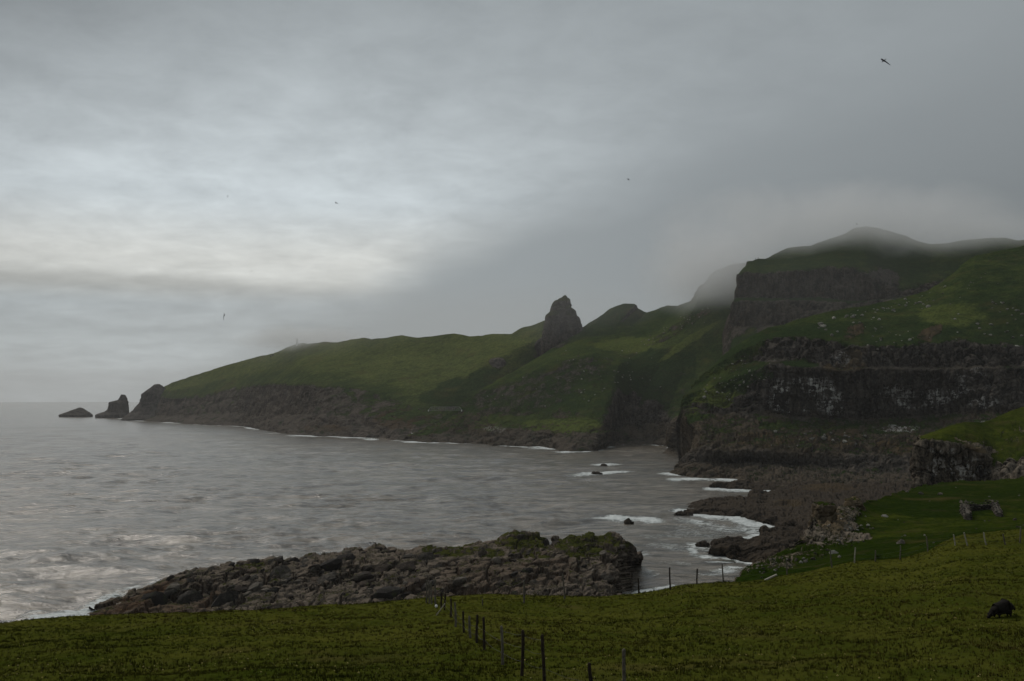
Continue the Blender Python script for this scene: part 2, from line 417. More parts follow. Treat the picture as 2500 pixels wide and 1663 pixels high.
# ------------------------------------------------------------------ materials
def new_mat(name):
    m = bpy.data.materials.new(name); m.use_nodes = True; t = NT(m.node_tree); t.n.clear()
    out = t.node('ShaderNodeOutputMaterial'); b = t.node('ShaderNodeBsdfPrincipled'); t.l.new(b.outputs[0], out.inputs[0])
    return m, t, b
def terrain_mat(name, sc=1.0, grass_d=(0.020, 0.040, 0.008), grass_l=(0.075, 0.090, 0.014), rock_d=(0.012, 0.011, 0.011), rock_l=(0.085, 0.076, 0.068), ochre=(0.075, 0.052, 0.030), bumpd=0.5, ledge=0.38, dust_toplight=1.45, tuft=1.0):
    m, t, b = new_mat(name)
    pos = t.node('ShaderNodeNewGeometry').outputs['Position']
    at = t.node('ShaderNodeAttribute', attribute_name='zone')
    sep = t.node('ShaderNodeSeparateColor'); t.l.new(at.outputs['Color'], sep.inputs[0])
    rk, ti, gu = sep.outputs[0], sep.outputs[1], sep.outputs[2]; ye = at.outputs['Alpha']
    big = t.noise(pos, 0.018 / sc, 5, 0.6, 0.3); mid = t.noise(pos, 0.11 / sc, 5, 0.62, 0.2); fine = t.noise(pos, 0.75 / sc, 6, 0.68)
    streak = t.noise(t.vm('MULTIPLY', pos, (1.0, 1.0, 3.2)), 0.07 / sc, 4, 0.6, 0.6)
    g = t.m('ADD', t.m('MULTIPLY', big, 0.55), t.m('ADD', t.m('MULTIPLY', mid, 0.45), t.m('MULTIPLY', streak, 0.5)))
    g = t.ss(t.m('ADD', g, t.m('MULTIPLY', t.m('SUBTRACT', ye, 0.5), 0.75)), 0.50, 1.04)
    gc = t.mix(g, rgb(*grass_d), rgb(*grass_l))
    gc = t.mix(t.ss(fine, 0.38, 0.68, 0.0, 0.85 * tuft), gc, t.vm('MULTIPLY', gc, (0.36, 0.42, 0.36)))
    tus = t.noise(pos, 0.28 / sc, 4, 0.6, 0.3)
    gc = t.mix(t.ss(tus, 0.40, 0.62, 0.0, 0.55 * tuft), gc, t.vm('MULTIPLY', gc, (0.45, 0.52, 0.45)))
    gpz = t.xyz(pos)[2]
    trk = t.m('ABSOLUTE', t.m('SUBTRACT', t.m('FRACT', t.m('ADD', t.m('DIVIDE', gpz, 4.2 * sc), t.m('MULTIPLY', big, 5.0))), 0.5))
    gc = t.mix(t.m('MULTIPLY', t.ss(trk, 0.10, 0.02), t.ss(mid, 0.42, 0.6, 0.0, 0.45 if tuft > .5 else 0.0)), gc, rgb(0.045, 0.036, 0.016))
    gc = t.mix(t.ss(t.noise(pos, 0.045 / sc, 4, 0.6), 0.55, 0.75, 0.0, 0.45), gc, rgb(0.075, 0.058, 0.022))
    # bare rock
    vert = t.noise(t.vm('MULTIPLY', pos, (1.0, 1.0, 0.16)), 0.42 / sc, 6, 0.7, 0.4)
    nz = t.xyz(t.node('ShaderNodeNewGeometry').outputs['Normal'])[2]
    r = t.m('ADD', t.m('MULTIPLY', fine, 0.30), t.m('ADD', t.m('MULTIPLY', vert, 0.40), t.m('MULTIPLY', mid, 0.30)))
    rc = t.mix(t.ss(r, 0.43, 0.59), rgb(*rock_d), rgb(*rock_l))
    stk = t.noise(t.vm('MULTIPLY', pos, (1.0, 1.0, 0.06)), 0.34 / sc, 5, 0.65, 0.3)
    rc = t.mix(t.ss(stk, 0.56, 0.42, 0.0, 0.6), rc, t.vm('SCALE', rc, scale=0.30))  # dark vertical streaks: shading of the cliff flutes painted into the rock colour
    # flat tops painted lighter: top light in the colour, mixed with lichen and dust
    rc = t.mix(t.ss(nz, 0.35, 0.95, 0.0, 0.55), rc, t.vm('SCALE', rgb(*rock_l)[:3], scale=dust_toplight))
    rc = t.mix(t.m('MULTIPLY', ti, t.ss(t.m('ADD', mid, t.m('MULTIPLY', fine, 0.35)), 0.35, 0.85)), rc, rgb(*ochre))
    lich = t.ss(t.noise(pos, 1.1 / sc, 5, 0.7), 0.60, 0.75, 0.0, 0.4)
    rc = t.mix(lich, rc, rgb(0.16, 0.155, 0.13))
    # moss and grass in rock where it lies flat
    rkm = t.m('ADD', t.m('SUBTRACT', rk, t.ss(nz, 0.62, 0.95, 0.0, ledge)), t.m('MULTIPLY', t.m('SUBTRACT', t.m('ADD', t.m('MULTIPLY', mid, 0.6), t.m('MULTIPLY', fine, 0.5)), 0.55), 2.6))
    rkm = t.ss(rkm, 0.35, 0.62)
    c = t.mix(rkm, gc, rc)
    # bird lime on ledges
    gn = t.m('ADD', t.m('MULTIPLY', t.noise(t.vm('MULTIPLY', pos, (1.0, 1.0, 0.30)), 0.55 / sc, 5, 0.75, 0.5), 0.75), t.m('MULTIPLY', t.noise(t.vm('MULTIPLY', pos, (1, 1, 4.0)), 0.22 / sc, 3, 0.6), 0.35))
    gm = t.m('MULTIPLY', t.m('MULTIPLY', t.ss(gn, 0.545, 0.612), t.ss(t.noise(pos, 0.075 / sc, 3, 0.6), 0.40, 0.56)), gu)
    c = t.mix(gm, c, rgb(0.62, 0.61, 0.58))
    t.l.new(c, b.inputs['Base Color'])
    b.inputs['Roughness'].default_value = 1.0; b.inputs['Specular IOR Level'].default_value = 0.0
    h = t.m('ADD', t.m('MULTIPLY', fine, 0.5), t.m('ADD', t.m('MULTIPLY', t.voro(pos, 0.55 / sc), t.m('MULTIPLY', rkm, 0.7)), t.m('MULTIPLY', vert, t.m('MULTIPLY', rkm, 0.8))))
    t.l.new(t.bump(h, 0.9, bumpd * sc), b.inputs['Normal'])
    return m
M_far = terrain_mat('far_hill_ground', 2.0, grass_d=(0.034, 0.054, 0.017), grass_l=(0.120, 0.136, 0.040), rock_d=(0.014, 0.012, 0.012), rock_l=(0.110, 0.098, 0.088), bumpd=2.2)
M_mid = terrain_mat('headland_ground', 1.2, rock_d=(0.006, 0.0055, 0.0055), grass_d=(0.025, 0.044, 0.013), grass_l=(0.090, 0.110, 0.027), rock_l=(0.092, 0.082, 0.073), ochre=(0.082, 0.060, 0.034), bumpd=1.6, dust_toplight=1.2)
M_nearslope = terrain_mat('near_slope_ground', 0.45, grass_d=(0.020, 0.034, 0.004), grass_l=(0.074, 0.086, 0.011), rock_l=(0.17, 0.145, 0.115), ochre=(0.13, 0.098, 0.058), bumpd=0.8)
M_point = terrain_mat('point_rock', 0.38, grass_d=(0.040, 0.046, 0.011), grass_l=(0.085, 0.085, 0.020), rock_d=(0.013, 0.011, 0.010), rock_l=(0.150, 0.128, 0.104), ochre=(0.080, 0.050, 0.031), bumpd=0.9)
M_shore = terrain_mat('wet_shore_rock', 0.9, rock_d=(0.007, 0.006, 0.0055), rock_l=(0.058, 0.049, 0.041), ochre=(0.064, 0.048, 0.030), bumpd=0.9, ledge=0.0, dust_toplight=1.15)
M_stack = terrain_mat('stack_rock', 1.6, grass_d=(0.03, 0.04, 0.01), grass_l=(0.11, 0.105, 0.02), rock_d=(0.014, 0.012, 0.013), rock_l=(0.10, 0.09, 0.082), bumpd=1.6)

def stone_mat(name, dark, light, sc=1.0):
    m, t, b = new_mat(name)
    g = t.node('ShaderNodeNewGeometry'); pos = g.outputs['Position']
    oi = t.node('ShaderNodeObjectInfo').outputs['Random']
    n = t.noise(pos, 1.3 / sc, 6, 0.68, 0.3); n2 = t.noise(pos, 5.0 / sc, 5, 0.7)
    f = t.m('ADD', t.m('MULTIPLY', n, 0.6), t.m('ADD', t.m('MULTIPLY', n2, 0.35), t.m('MULTIPLY', oi, 0.35)))
    c = t.mix(t.ss(f, 0.50, 0.92), rgb(*dark), rgb(*light))
    c = t.mix(t.ss(t.noise(pos, 2.6 / sc, 5, 0.7), 0.60, 0.74, 0, 0.5), c, rgb(0.20, 0.19, 0.15))
    c = t.mix(t.ss(t.noise(pos, 0.6 / sc, 4, 0.6), 0.56, 0.72, 0, 0.6), c, rgb(0.045, 0.055, 0.014))
    t.l.new(c, b.inputs['Base Color']); b.inputs['Roughness'].default_value = 0.9; b.inputs['Specular IOR Level'].default_value = 0.2
    t.l.new(t.bump(t.m('ADD', n, t.m('MULTIPLY', n2, 0.5)), 0.9, 0.35 * sc), b.inputs['Normal'])
    return m
M_boulder = stone_mat('lichened_stone', (0.10, 0.095, 0.08), (0.32, 0.31, 0.27), 1.2)
M_basalt = stone_mat('dark_basalt', (0.020, 0.017, 0.015), (0.15, 0.13, 0.105), 1.0)
M_basaltR = stone_mat('reddish_basalt', (0.024, 0.018, 0.014), (0.13, 0.095, 0.070), 1.0)
M_wall = stone_mat('dry_stone', (0.024, 0.020, 0.017), (0.15, 0.13, 0.105), 0.4)
def plain_mat(name, c, rough=0.8, c2=None, sc=3.0):
    m, t, b = new_mat(name)
    pos = t.node('ShaderNodeNewGeometry').outputs['Position']
    n = t.noise(pos, sc, 4, 0.6)
    c2 = c2 or tuple(q * 0.55 for q in c)
    t.l.new(t.mix(t.ss(n, 0.3, 0.7), rgb(*c2), rgb(*c)), b.inputs['Base Color'])
    b.inputs['Roughness'].default_value = rough; b.inputs['Specular IOR Level'].default_value = 0.08
    return m
M_postd = plain_mat('dark_wood', (0.045, 0.034, 0.025), 0.85, (0.02, 0.016, 0.013), 9)
M_postg = plain_mat('grey_weathered_wood', (0.15, 0.135, 0.11), 0.85, (0.07, 0.06, 0.05), 9)
M_pale = plain_mat('pale_wood', (0.36, 0.34, 0.29), 0.8, (0.22, 0.2, 0.17), 9)
M_wire = plain_mat('dull_wire', (0.10, 0.10, 0.095), 0.6)
M_bird = plain_mat('dark_feathers', (0.045, 0.045, 0.05), 0.7)
M_gull = plain_mat('white_feathers', (0.72, 0.72, 0.71), 0.7, (0.5, 0.5, 0.5), 2)
M_wool = plain_mat('black_wool', (0.020, 0.017, 0.015), 0.95, (0.008, 0.007, 0.006), 16)
M_steel = plain_mat('galvanised_steel', (0.40, 0.40, 0.39), 0.6, (0.3, 0.3, 0.29))
M_white = plain_mat('white_paint', (0.75, 0.75, 0.73), 0.6, (0.6, 0.6, 0.58))
M_glass = plain_mat('lantern_glass', (0.08, 0.09, 0.1), 0.15)
M_cloth = plain_mat('dark_clothing', (0.04, 0.045, 0.06), 0.9)
M_clothr = plain_mat('red_clothing', (0.10, 0.03, 0.03), 0.9)

# ================================================================== LARGE STRUCTURE
def dn(r, d=4.0): 
    q = r.copy(); k = (q[:, 1] - d) / q[:, 1]; q[:, 0] *= k; q[:, 1] -= d; q[:, 2] -= 6; return q

# ---- far headland (grassy island beyond the gully)
n = 520
A1 = rail([(295,1021,0),(349,1029,0),(418,1032,0),(490,1038,0),(591,1040,0),(633,1050,0),(679,1058,0),(778,1065,0),(903,1069,0),(977,1073,0),(1100,1075,0),(1345,1078,0)], n, 0.012)
A15 = rail([(312,1012,2270),(360,1015,2100),(420,1015,1960),(520,1010,1780),(600,1005,1700),(680,1010,1420),(780,1012,1265),(900,1020,1190),(980,1030,1150),(1045,1035,1130),(1130,1030,1150),(1345,920,1200)], n, 0.02)
A2 = rail([(370,968,2160),(420,975,2010),(500,968,1880),(600,945,1760),(680,938,1530),(753,940,1350),(842,945,1290),(956,968,1225),(1000,990,1200),(1045,995,1185),(1130,995,1195),(1200,962,1215),(1250,940,1235),(1345,885,1270)], n, 0.02)
A3 = rail([(385,955,2170),(420,955,2040),(500,938,1960),(600,915,1850),(700,905,1640),(753,905,1450),(842,920,1350),(956,945,1270),(1033,958,1225),(1083,945,1235),(1135,922,1245),(1200,887,1260),(1270,850,1275),(1345,822,1285)], n, 0.02)
A35 = rail([(392,952,2175),(454,940,2050),(507,922,2010),(591,898,1930),(725,865,1720),(800,862,1600),(893,865,1500),(1007,872,1420),(1109,872,1370),(1200,850,1330),(1297,815,1300),(1345,800,1292)], n, 0.02)
A4 = rail([(398,948,2180),(421,935,2140),(454,923,2110),(507,906,2070),(591,880,1980),(670,862,1860),(700,849,1820),(725,839,1780),(742,836,1760),(750,840,1750),(793,833,1700),(824,836,1660),(855,828,1630),(893,823,1590),(905,826,1580),(982,816,1530),(1007,821,1510),(1023,823,1500),(1109,810,1450),(1145,819,1430),(1175,818,1410),(1200,813,1400),(1250,814,1380),(1271,803,1350),(1297,795,1330),(1328,783,1310),(1345,780,1305)], n, 0.02)
far = terrain('far_headland', [dn(A1, 10), A1, A15, A2, A3, A35, A4, back(A4, 90, 40), back(A4, 220, -8)],
    [(4,'s',0.8,1,.1,.3),(34,'s',.85,1,.35,.3),(34,'s',.75,.72,.3,.4),(26,'h',1.3,.22,.1,.42),(34,'h',1.6,.0,.1,.62),(34,'h',1.5,.0,.1,.62),(8,'h',1.0,.2,.1,.4),(6,'r',1.0,.8,.1,.3)],
    M_far, s=2.7, skirt=(180, 30),
    patches=[(985,1020,75,28,'tint',1.0,0),(960,1000,60,16,'rock',.75,0),(790,1045,60,12,'tint',.9,0),(1090,975,70,20,'yellow',.05,0),(1170,930,60,22,'yellow',.1,-.5),(1215,888,20,16,'rock',1,0),(1100,940,40,12,'yellow',.1,-.3),(1326,842,24,20,'rock',.95,-.7)])

# ---- hillside between gully and cliffs, with the cove
n = 560
B1 = rail([(975,1075,0),(1000,1078,0),(1064,1082,0),(1136,1082,0),(1212,1088,0),(1333,1092,0),(1348,1099,0),(1388,1104,0),(1456,1101,0),(1480,1094,0),(1500,1087,0),(1535,1085,0),(1598,1086,0),(1628,1092,0),(1700,1104,0),(1900,1108,0)], n, 0.006)
B2 = rail([(990,1067,1080),(1060,1060,1060),(1136,1058,1045),(1205,1054,1000),(1250,1049,985),(1333,1052,955),(1400,1060,900),(1460,1058,890),(1480,1056,905),(1492,1068,960),(1510,1072,1000),(1535,1066,1010),(1600,1066,1010),(1640,1060,990),(1700,1060,960),(1900,1060,950)], n, 0.006)
B3 = rail([(1030,1050,1095),(1085,1026,1090),(1130,1003,1085),(1200,1006,1050),(1280,1013,1020),(1370,1013,985),(1440,1020,950),(1475,1036,930),(1490,1052,965),(1505,1052,1010),(1530,1040,1020),(1600,1030,1025),(1640,1030,1000),(1700,1010,980),(1900,1000,960)], n, 0.008)
B4 = rail([(1120,1005,1100),(1150,976,1100),(1180,955,1105),(1250,930,1100),(1330,893,1090),(1440,870,1080),(1475,874,1070),(1510,892,1058),(1540,928,1045),(1570,968,1038),(1600,976,1035),(1640,985,1030),(1680,962,1025),(1750,905,1020),(1900,880,1000)], n, 0.012)
B5 = rail([(1180,952,1120),(1250,914,1120),(1330,872,1140),(1400,852,1150),(1480,849,1140),(1545,876,1105),(1600,868,1085),(1640,855,1080),(1700,830,1075),(1790,800,1070),(1960,770,1060)], n, 0.015)
B6 = rail([(1300,886,1190),(1345,860,1200),(1420,832,1210),(1500,818,1200),(1545,828,1180),(1600,822,1150),(1640,795,1130),(1690,768,1120),(1740,752,1110),(1800,745,1105),(1980,740,1100)], n, 0.015)
B7 = rail([(1395,820,1275),(1422,803,1275),(1437,793,1272),(1450,780,1270),(1477,765,1262),(1494,749,1255),(1505,745,1252),(1518,741,1250),(1526,738,1250),(1553,739,1245),(1559,750,1245),(1583,762,1250),(1611,751,1245),(1632,741,1240),(1657,743,1230),(1695,730,1205),(1712,719,1195),(1714,693,1195),(1733,687,1190),(1737,668,1190),(1753,653,1190),(1785,640,1190),(1827,636,1190),(1990,630,1190)], n, 0.012)
hill = terrain('hillside', [dn(B1, 6), B1, B2, B3, B4, B5, B6, B7, back(B7, 60, 70), back(B7, 160, -8)],
    [(4,'s',0.6,1,.3,.3),(30,'s',1.0,1,.35,.3),(38,'r',.9,.6,.6,.5),(52,'h',1.3,.40,.12,.30),(34,'h',1.2,.05,.1,.40),(34,'h',1.4,.0,.1,.52),(40,'h',1.2,.05,.1,.30),(8,'h',.8,.2,.1,.4),(6,'r',1,.8,.1,.3)],
    M_mid, s=1.5, skirt=(90, 40),
    patches=[(1300,960,140,46,'rock',.62,-.25),(1440,900,80,36,'rock',.7,0),(1200,975,50,25,'rock',.6,0),(1380,1040,110,16,'yellow',.9,0),(1280,1028,120,12,'rock',.35,0),
             (1540,845,90,20,'yellow',1.0,0),(1600,905,110,50,'yellow',.0,-.2),(1560,960,60,60,'yellow',.0,0),(1585,1040,60,50,'rock',1,0),(1660,800,110,13,'rock',.55,-.55),(1680,835,90,9,'yellow',1.0,-.6),
             (1210,1048,30,8,'guano',.35,0),(1640,960,40,20,'rock',.5,0),(1500,780,70,20,'yellow',.15,0),(1700,780,60,12,'tint',.8,-.6),(1372,838,40,12,'rock',.85,-.6),(1545,925,60,45,'rock',.15,.5),(1650,950,60,40,'rock',.2,-.6)])

# ---- cliff tiers of the summit hill
n = 380
C1 = rail([(1770,812,1000),(1792,803,985),(1830,799,975),(1900,797,965),(2000,775,955),(2100,765,950),(2250,740,950),(2560,700,950)], n, .01)
C2 = rail([(1790,740,992),(1806,737,990),(1900,735,978),(2000,735,970),(2080,738,965),(2250,725,965),(2560,690,965)], n, .01)
C3 = rail([(1795,728,998),(1814,726,997),(1900,731,990),(2000,729,985),(2050,735,980),(2130,738,978),(2250,720,980),(2560,680,980)], n, .01)
C4 = rail([(1803,672,1006),(1813,665,1004),(1870,668,998),(1950,662,994),(2020,652,992),(2080,655,990),(2120,668,988),(2150,690,988),(2200,703,990),(2290,688,995),(2400,670,1000),(2560,655,1000)], n, .01)
C45 = rail([(1822,650,1030),(1874,645,1040),(1923,630,1050),(1982,622,1055),(2065,605,1060),(2114,595,1065),(2177,605,1070),(2273,625,1070),(2427,610,1060),(2560,610,1060)], n, .015)
C5 = rail([(1827,638,1050),(1874,630,1070),(1923,605,1090),(1982,599,1100),(2014,587,1110),(2065,570,1120),(2086,555,1125),(2114,550,1130),(2143,553,1130),(2177,565,1130),(2212,573,1130),(2243,587,1130),(2273,596,1125),(2314,594,1120),(2355,585,1115),(2427,577,1110),(2457,579,1105),(2484,586,1100),(2500,585,1100),(2560,580,1095)], n, .015)
terrain('summit_hill', [back(C1, -30, 0, -25), C1, C2, C3, C4, C45, C5, back(C5, 70, 120), back(C5, 250, 20)],
    [(8,'h',1,.2,.1,.15),(34,'k',1.0,1.05,.35,.3),(10,'h',.8,.3,.1,.2),(44,'k',1.1,1.05,.3,.3),(26,'h',1.1,.15,.1,.35),(34,'h',1.0,.0,.15,.35),(8,'h',.8,.1,.1,.4),(4,'h',1,.2,.1,.3)],
    M_mid, s=1.45, skirt=(70, 30),
    patches=[(2230,690,60,18,'rock',.25,-.2),(2200,640,90,40,'yellow',.1,0),(2300,650,90,16,'yellow',.3,0),(2160,690,40,40,'rock',.8,0)])

# ---- big bird cliff headland
n = 620
D1 = rail([(1634,1156,0),(1660,1160,0),(1690,1165,0),(1740,1168,0),(1800,1174,0),(1860,1194,0),(1950,1203,0),(2100,1210,0),(2560,1216,0)], n, .006)
D2 = rail([(1660,1130,612),(1700,1130,598),(1760,1131,592),(1830,1133,590),(1950,1140,585),(2100,1150,575),(2300,1160,560),(2560,1160,540)], n, .01)
D3 = rail([(1690,1098,614),(1710,1092,600),(1740,1100,590),(1800,1102,587),(1900,1101,584),(2000,1106,584),(2100,1110,586),(2300,1110,580),(2560,1110,560)], n, .01)
D35 = rail([(1698,1050,636),(1715,1045,634),(1780,1052,628),(1862,1050,622),(2000,1062,618),(2250,1062,605),(2560,1055,585)], n, .01)
D4 = rail([(1668,1012,668),(1700,1010,655),(1780,1010,648),(1862,1003,645),(1900,1013,648),(2000,1024,648),(2100,1026,650),(2250,1016,646),(2400,1006,612),(2560,1000,600)], n, .008)
D5 = rail([(1674,969,690),(1720,950,680),(1780,930,668),(1860,900,656),(1868,892,650),(1900,893,648),(1960,896,646),(2010,902,645),(2060,908,642),(2110,902,640),(2300,905,632),(2560,900,610)], n, .006)
D6 = rail([(1690,948,700),(1740,918,692),(1800,890,680),(1860,882,672),(1900,878,664),(1960,884,660),(2010,896,650),(2060,902,646),(2110,897,644),(2300,899,636),(2560,894,614)], n, .006)
D7 = rail([(1717,916,712),(1760,888,705),(1800,862,698),(1860,838,690),(1905,824,682),(1950,826,676),(1990,830,670),(2040,836,662),(2110,849,654),(2200,846,649),(2300,836,646),(2400,846,638),(2500,858,630),(2560,860,624)], n, .006)
D8 = rail([(1735,902,716),(1790,852,712),(1870,805,708),(1915,802,704),(1990,795,702),(2110,790,698),(2250,770,694),(2350,740,690),(2500,720,680),(2560,715,675)], n, .01)
D9 = rail([(1750,891,722),(1800,850,722),(1880,802,720),(1921,792,724),(1957,777,728),(2024,763,734),(2113,748,740),(2198,728,748),(2260,710,755),(2296,692,762),(2323,670,768),(2350,643,775),(2381,623,780),(2440,610,785),(2500,598,790),(2560,590,790)], n, .012)
D = terrain('bird_cliff_headland', [dn(D1, 5), D1, D2, D3, D35, D4, D5, D6, D7, D8, D9, back(D9, 50, 0, -25), back(D9, 160, 0, -90)],
    [(4,'s',.5,1,.5,.3),(40,'b',.9,1,.5,.3),(20,'c',.8,1,.15,.3),(32,'b',1.1,.85,.6,.45),(24,'r',1.0,.75,.55,.4),(64,'c',1.1,1.0,.10,.3),(10,'h',.5,.95,.3,.2),(46,'k',1.1,1.0,.08,.3),(30,'h',.9,.12,.1,.30),(44,'h',1.0,.05,.1,.42),(8,'h',.8,.1,.1,.4),(4,'h',1,.2,.1,.4)],
    M_mid, s=1.0, skirt=(70, 45),
    patches=[(1760,945,110,55,'rock',.10,-.5),(1715,955,90,60,'rock',.08,-.8),(1790,870,90,40,'rock',.1,-.4),(1700,1000,70,14,'rock',.4,0),(1730,960,80,16,'yellow',.9,-.9),(1790,930,60,40,'yellow',.35,0),(1800,985,90,24,'yellow',.8,0),(1830,905,60,35,'rock',.45,0),
             (1960,960,90,42,'guano',1.0,0),(1925,975,55,36,'guano',1.0,0),(2020,985,40,30,'guano',.8,0),(2250,975,70,26,'guano',.85,0),(2300,965,60,18,'guano',.8,0),(2180,955,40,18,'guano',.5,0),(2400,985,40,14,'guano',.5,0),(2190,1050,55,7,'guano',.8,0),(2370,930,50,30,'guano',.45,0),(2050,880,30,20,'guano',.35,0),(2420,1040,40,10,'guano',.5,0),
             (2060,897,55,12,'tint',1.0,0),(2080,880,24,30,'tint',1.0,0.3),(2085,812,40,22,'tint',1,-.6),(2085,812,34,16,'rock',.9,-.6),(2270,815,42,18,'tint',1,-.5),(2270,815,38,15,'rock',.9,-.5),
             (1900,1018,55,6,'rock',1,.1),(1880,1075,90,18,'tint',1,0),(2050,1070,70,22,'tint',1,0),(1960,890,50,10,'rock',.1,0),(1960,890,50,10,'yellow',.1,0),(1900,1040,60,10,'rock',.2,0),(2200,1092,80,20,'tint',1,0),(2330,770,90,30,'yellow',.75,0),(2420,830,60,20,'yellow',.2,0)])

# ---- lava shore platforms below the cliff
n = 340
E1 = rail([(1661,1247,0),(1700,1253,0),(1740,1257,0),(1800,1263,0),(1850,1273,0),(1900,1287,0),(1960,1302,0),(2050,1310,0),(2250,1320,0)], n, .01)
E2 = rail([(1672,1243,412),(1710,1240,405),(1750,1244,398),(1800,1248,385),(1850,1256,375),(1900,1268,360),(1960,1280,348),(2050,1285,345),(2250,1290,345)], n, .01)
E3 = rail([(1680,1237,420),(1695,1230,425),(1732,1216,430),(1784,1212,432),(1827,1214,432),(1836,1196,438),(1850,1193,440),(1873,1202,440),(1887,1197,442),(1930,1190,450),(2000,1180,455),(2250,1172,455)], n, .008)
terrain('shore_platform', [dn(E1, 5), E1, E2, E3, back(E3, 8, 0.5), back(E3, 14, -6)],
    [(4,'b',.5,1,.3,.3),(26,'b',.7,1,.2,.3),(60,'b',.5,1,.3,.45),(6,'b',.5,1,.2,.3),(4,'b',.5,1,.2,.3)], M_shore, s=0.8, skirt=(14, 4),
    patches=[(1930,1230,40,8,'tint',1,0),(2010,1190,90,12,'tint',1,0)])
E4 = rail([(1729,1190,0),(1760,1192,0),(1800,1194,0),(1850,1197,0),(1900,1200,0),(2000,1205,0)], 160, .01)
E5 = rail([(1736,1187,505),(1757,1178,512),(1800,1174,515),(1850,1178,515),(1900,1178,515),(2000,1175,515)], 160, .01)
terrain('rock_ledge', [dn(E4, 4), E4, E5, back(E5, 8, 0), back(E5, 14, -6)], [(4,'s',.5,1,.3,.3),(30,'r',.9,1,.3,.3),(8,'r',.6,1,.3,.3),(4,'r',.5,1,.3,.3)], M_shore, s=0.7, skirt=(10, 4))
# dark shelf in front of the green field
n = 240
F1 = rail([(1728,1349,0),(1760,1358,0),(1790,1366,0),(1830,1375,0),(1900,1390,0),(2060,1400,0)], n, .01)
F2 = rail([(1738,1342,288),(1775,1338,286),(1815,1340,282),(1850,1330,282),(1900,1330,280),(2060,1330,275)], n, .01)
F3 = rail([(1750,1338,296),(1800,1325,300),(1830,1312,304),(1860,1303,308),(1862,1290,312),(1893,1287,314),(1896,1283,315),(1935,1288,316),(1960,1282,318),(2060,1280,320)], n, .008)
terrain('dark_reef', [dn(F1, 4), F1, F2, F3, back(F3, 8, 0.0), back(F3, 14, -6)],
    [(4,'b',.5,1,.3,.3),(30,'b',.75,1,.45,.3),(56,'b',.6,1,.3,.3),(6,'b',.5,1,.2,.3),(4,'b',.5,1,.2,.3)], M_shore, s=0.7, skirt=(10, 4))

# ---- knoll with the black cave cliff on the right
n = 220
H1 = rail([(2246,1190,270),(2300,1190,274),(2380,1185,274),(2420,1160,268),(2460,1160,262),(2560,1165,250)], n, .008)
H2 = rail([(2249,1080,268),(2300,1078,266),(2356,1088,268),(2400,1102,272),(2418,1148,272),(2450,1140,270),(2560,1130,262)], n, .006)
H3 = rail([(2250,1072,274),(2300,1060,276),(2356,1058,280),(2400,1068,282),(2430,1085,280),(2480,1080,278),(2560,1075,272)], n, .01)
H4 = rail([(2251,1064,284),(2273,1056,288),(2313,1041,292),(2356,1027,296),(2398,1027,298),(2427,1016,300),(2470,996,302),(2500,986,304),(2560,975,304)], n, .01)
terrain('cave_knoll', [back(H1, -6, 0, -14), H1, H2, H3, H4, back(H4, 20, 0, -14), back(H4, 50, 0)],
    [(4,'r',.6,1,.2,.3),(66,'c',.8,1,.05,.3),(18,'g',.7,.35,.3,.5),(30,'g',.8,.2,.2,.55),(6,'g',.6,.2,.1,.4),(4,'r',.6,.8,.1,.3)], M_nearslope, s=0.75, skirt=(25, 8),
    patches=[(2330,1140,70,30,'guano',.6,0),(2300,1095,40,10,'guano',.5,0),(2385,1155,40,20,'guano',.5,0),(2380,1088,60,8,'rock',1,.3),(2480,1060,40,30,'rock',.5,0),(2350,1085,70,6,'tint',1,.35)])

# ---- green shelf with the ruin, 90 to 240 m away
n = 360
G0 = rail([(1790,1425,86),(1950,1405,86),(2090,1386,84),(2210,1376,84),(2290,1350,86),(2360,1325,90),(2560,1310,92)], n, .02)
G1 = rail([(1815,1398,104),(1880,1382,102),(1950,1375,100),(2090,1362,98),(2210,1350,98),(2290,1325,102),(2360,1308,106),(2560,1292,108)], n, .02)
G2 = rail([(1850,1376,116),(1900,1362,117),(1955,1345,118),(2055,1332,120),(2150,1318,122),(2250,1310,124),(2360,1296,126),(2560,1280,126)], n, .015)
G3 = rail([(1955,1340,126),(1965,1313,130),(2010,1312,132),(2070,1314,134),(2130,1308,138),(2250,1285,144),(2360,1274,148),(2560,1262,150)], n, .01)
G4 = rail([(1984,1308,134),(1990,1264,144),(2010,1255,147),(2060,1252,150),(2090,1258,152),(2160,1252,160),(2250,1240,168),(2360,1228,175),(2560,1218,178)], n, .008)
G5 = rail([(1990,1250,148),(2012,1244,151),(2040,1240,154),(2070,1238,158),(2105,1228,165),(2144,1219,178),(2183,1205,195),(2253,1187,220),(2295,1181,225),(2335,1175,228),(2393,1174,230),(2500,1166,232),(2560,1160,232)], n, .01)
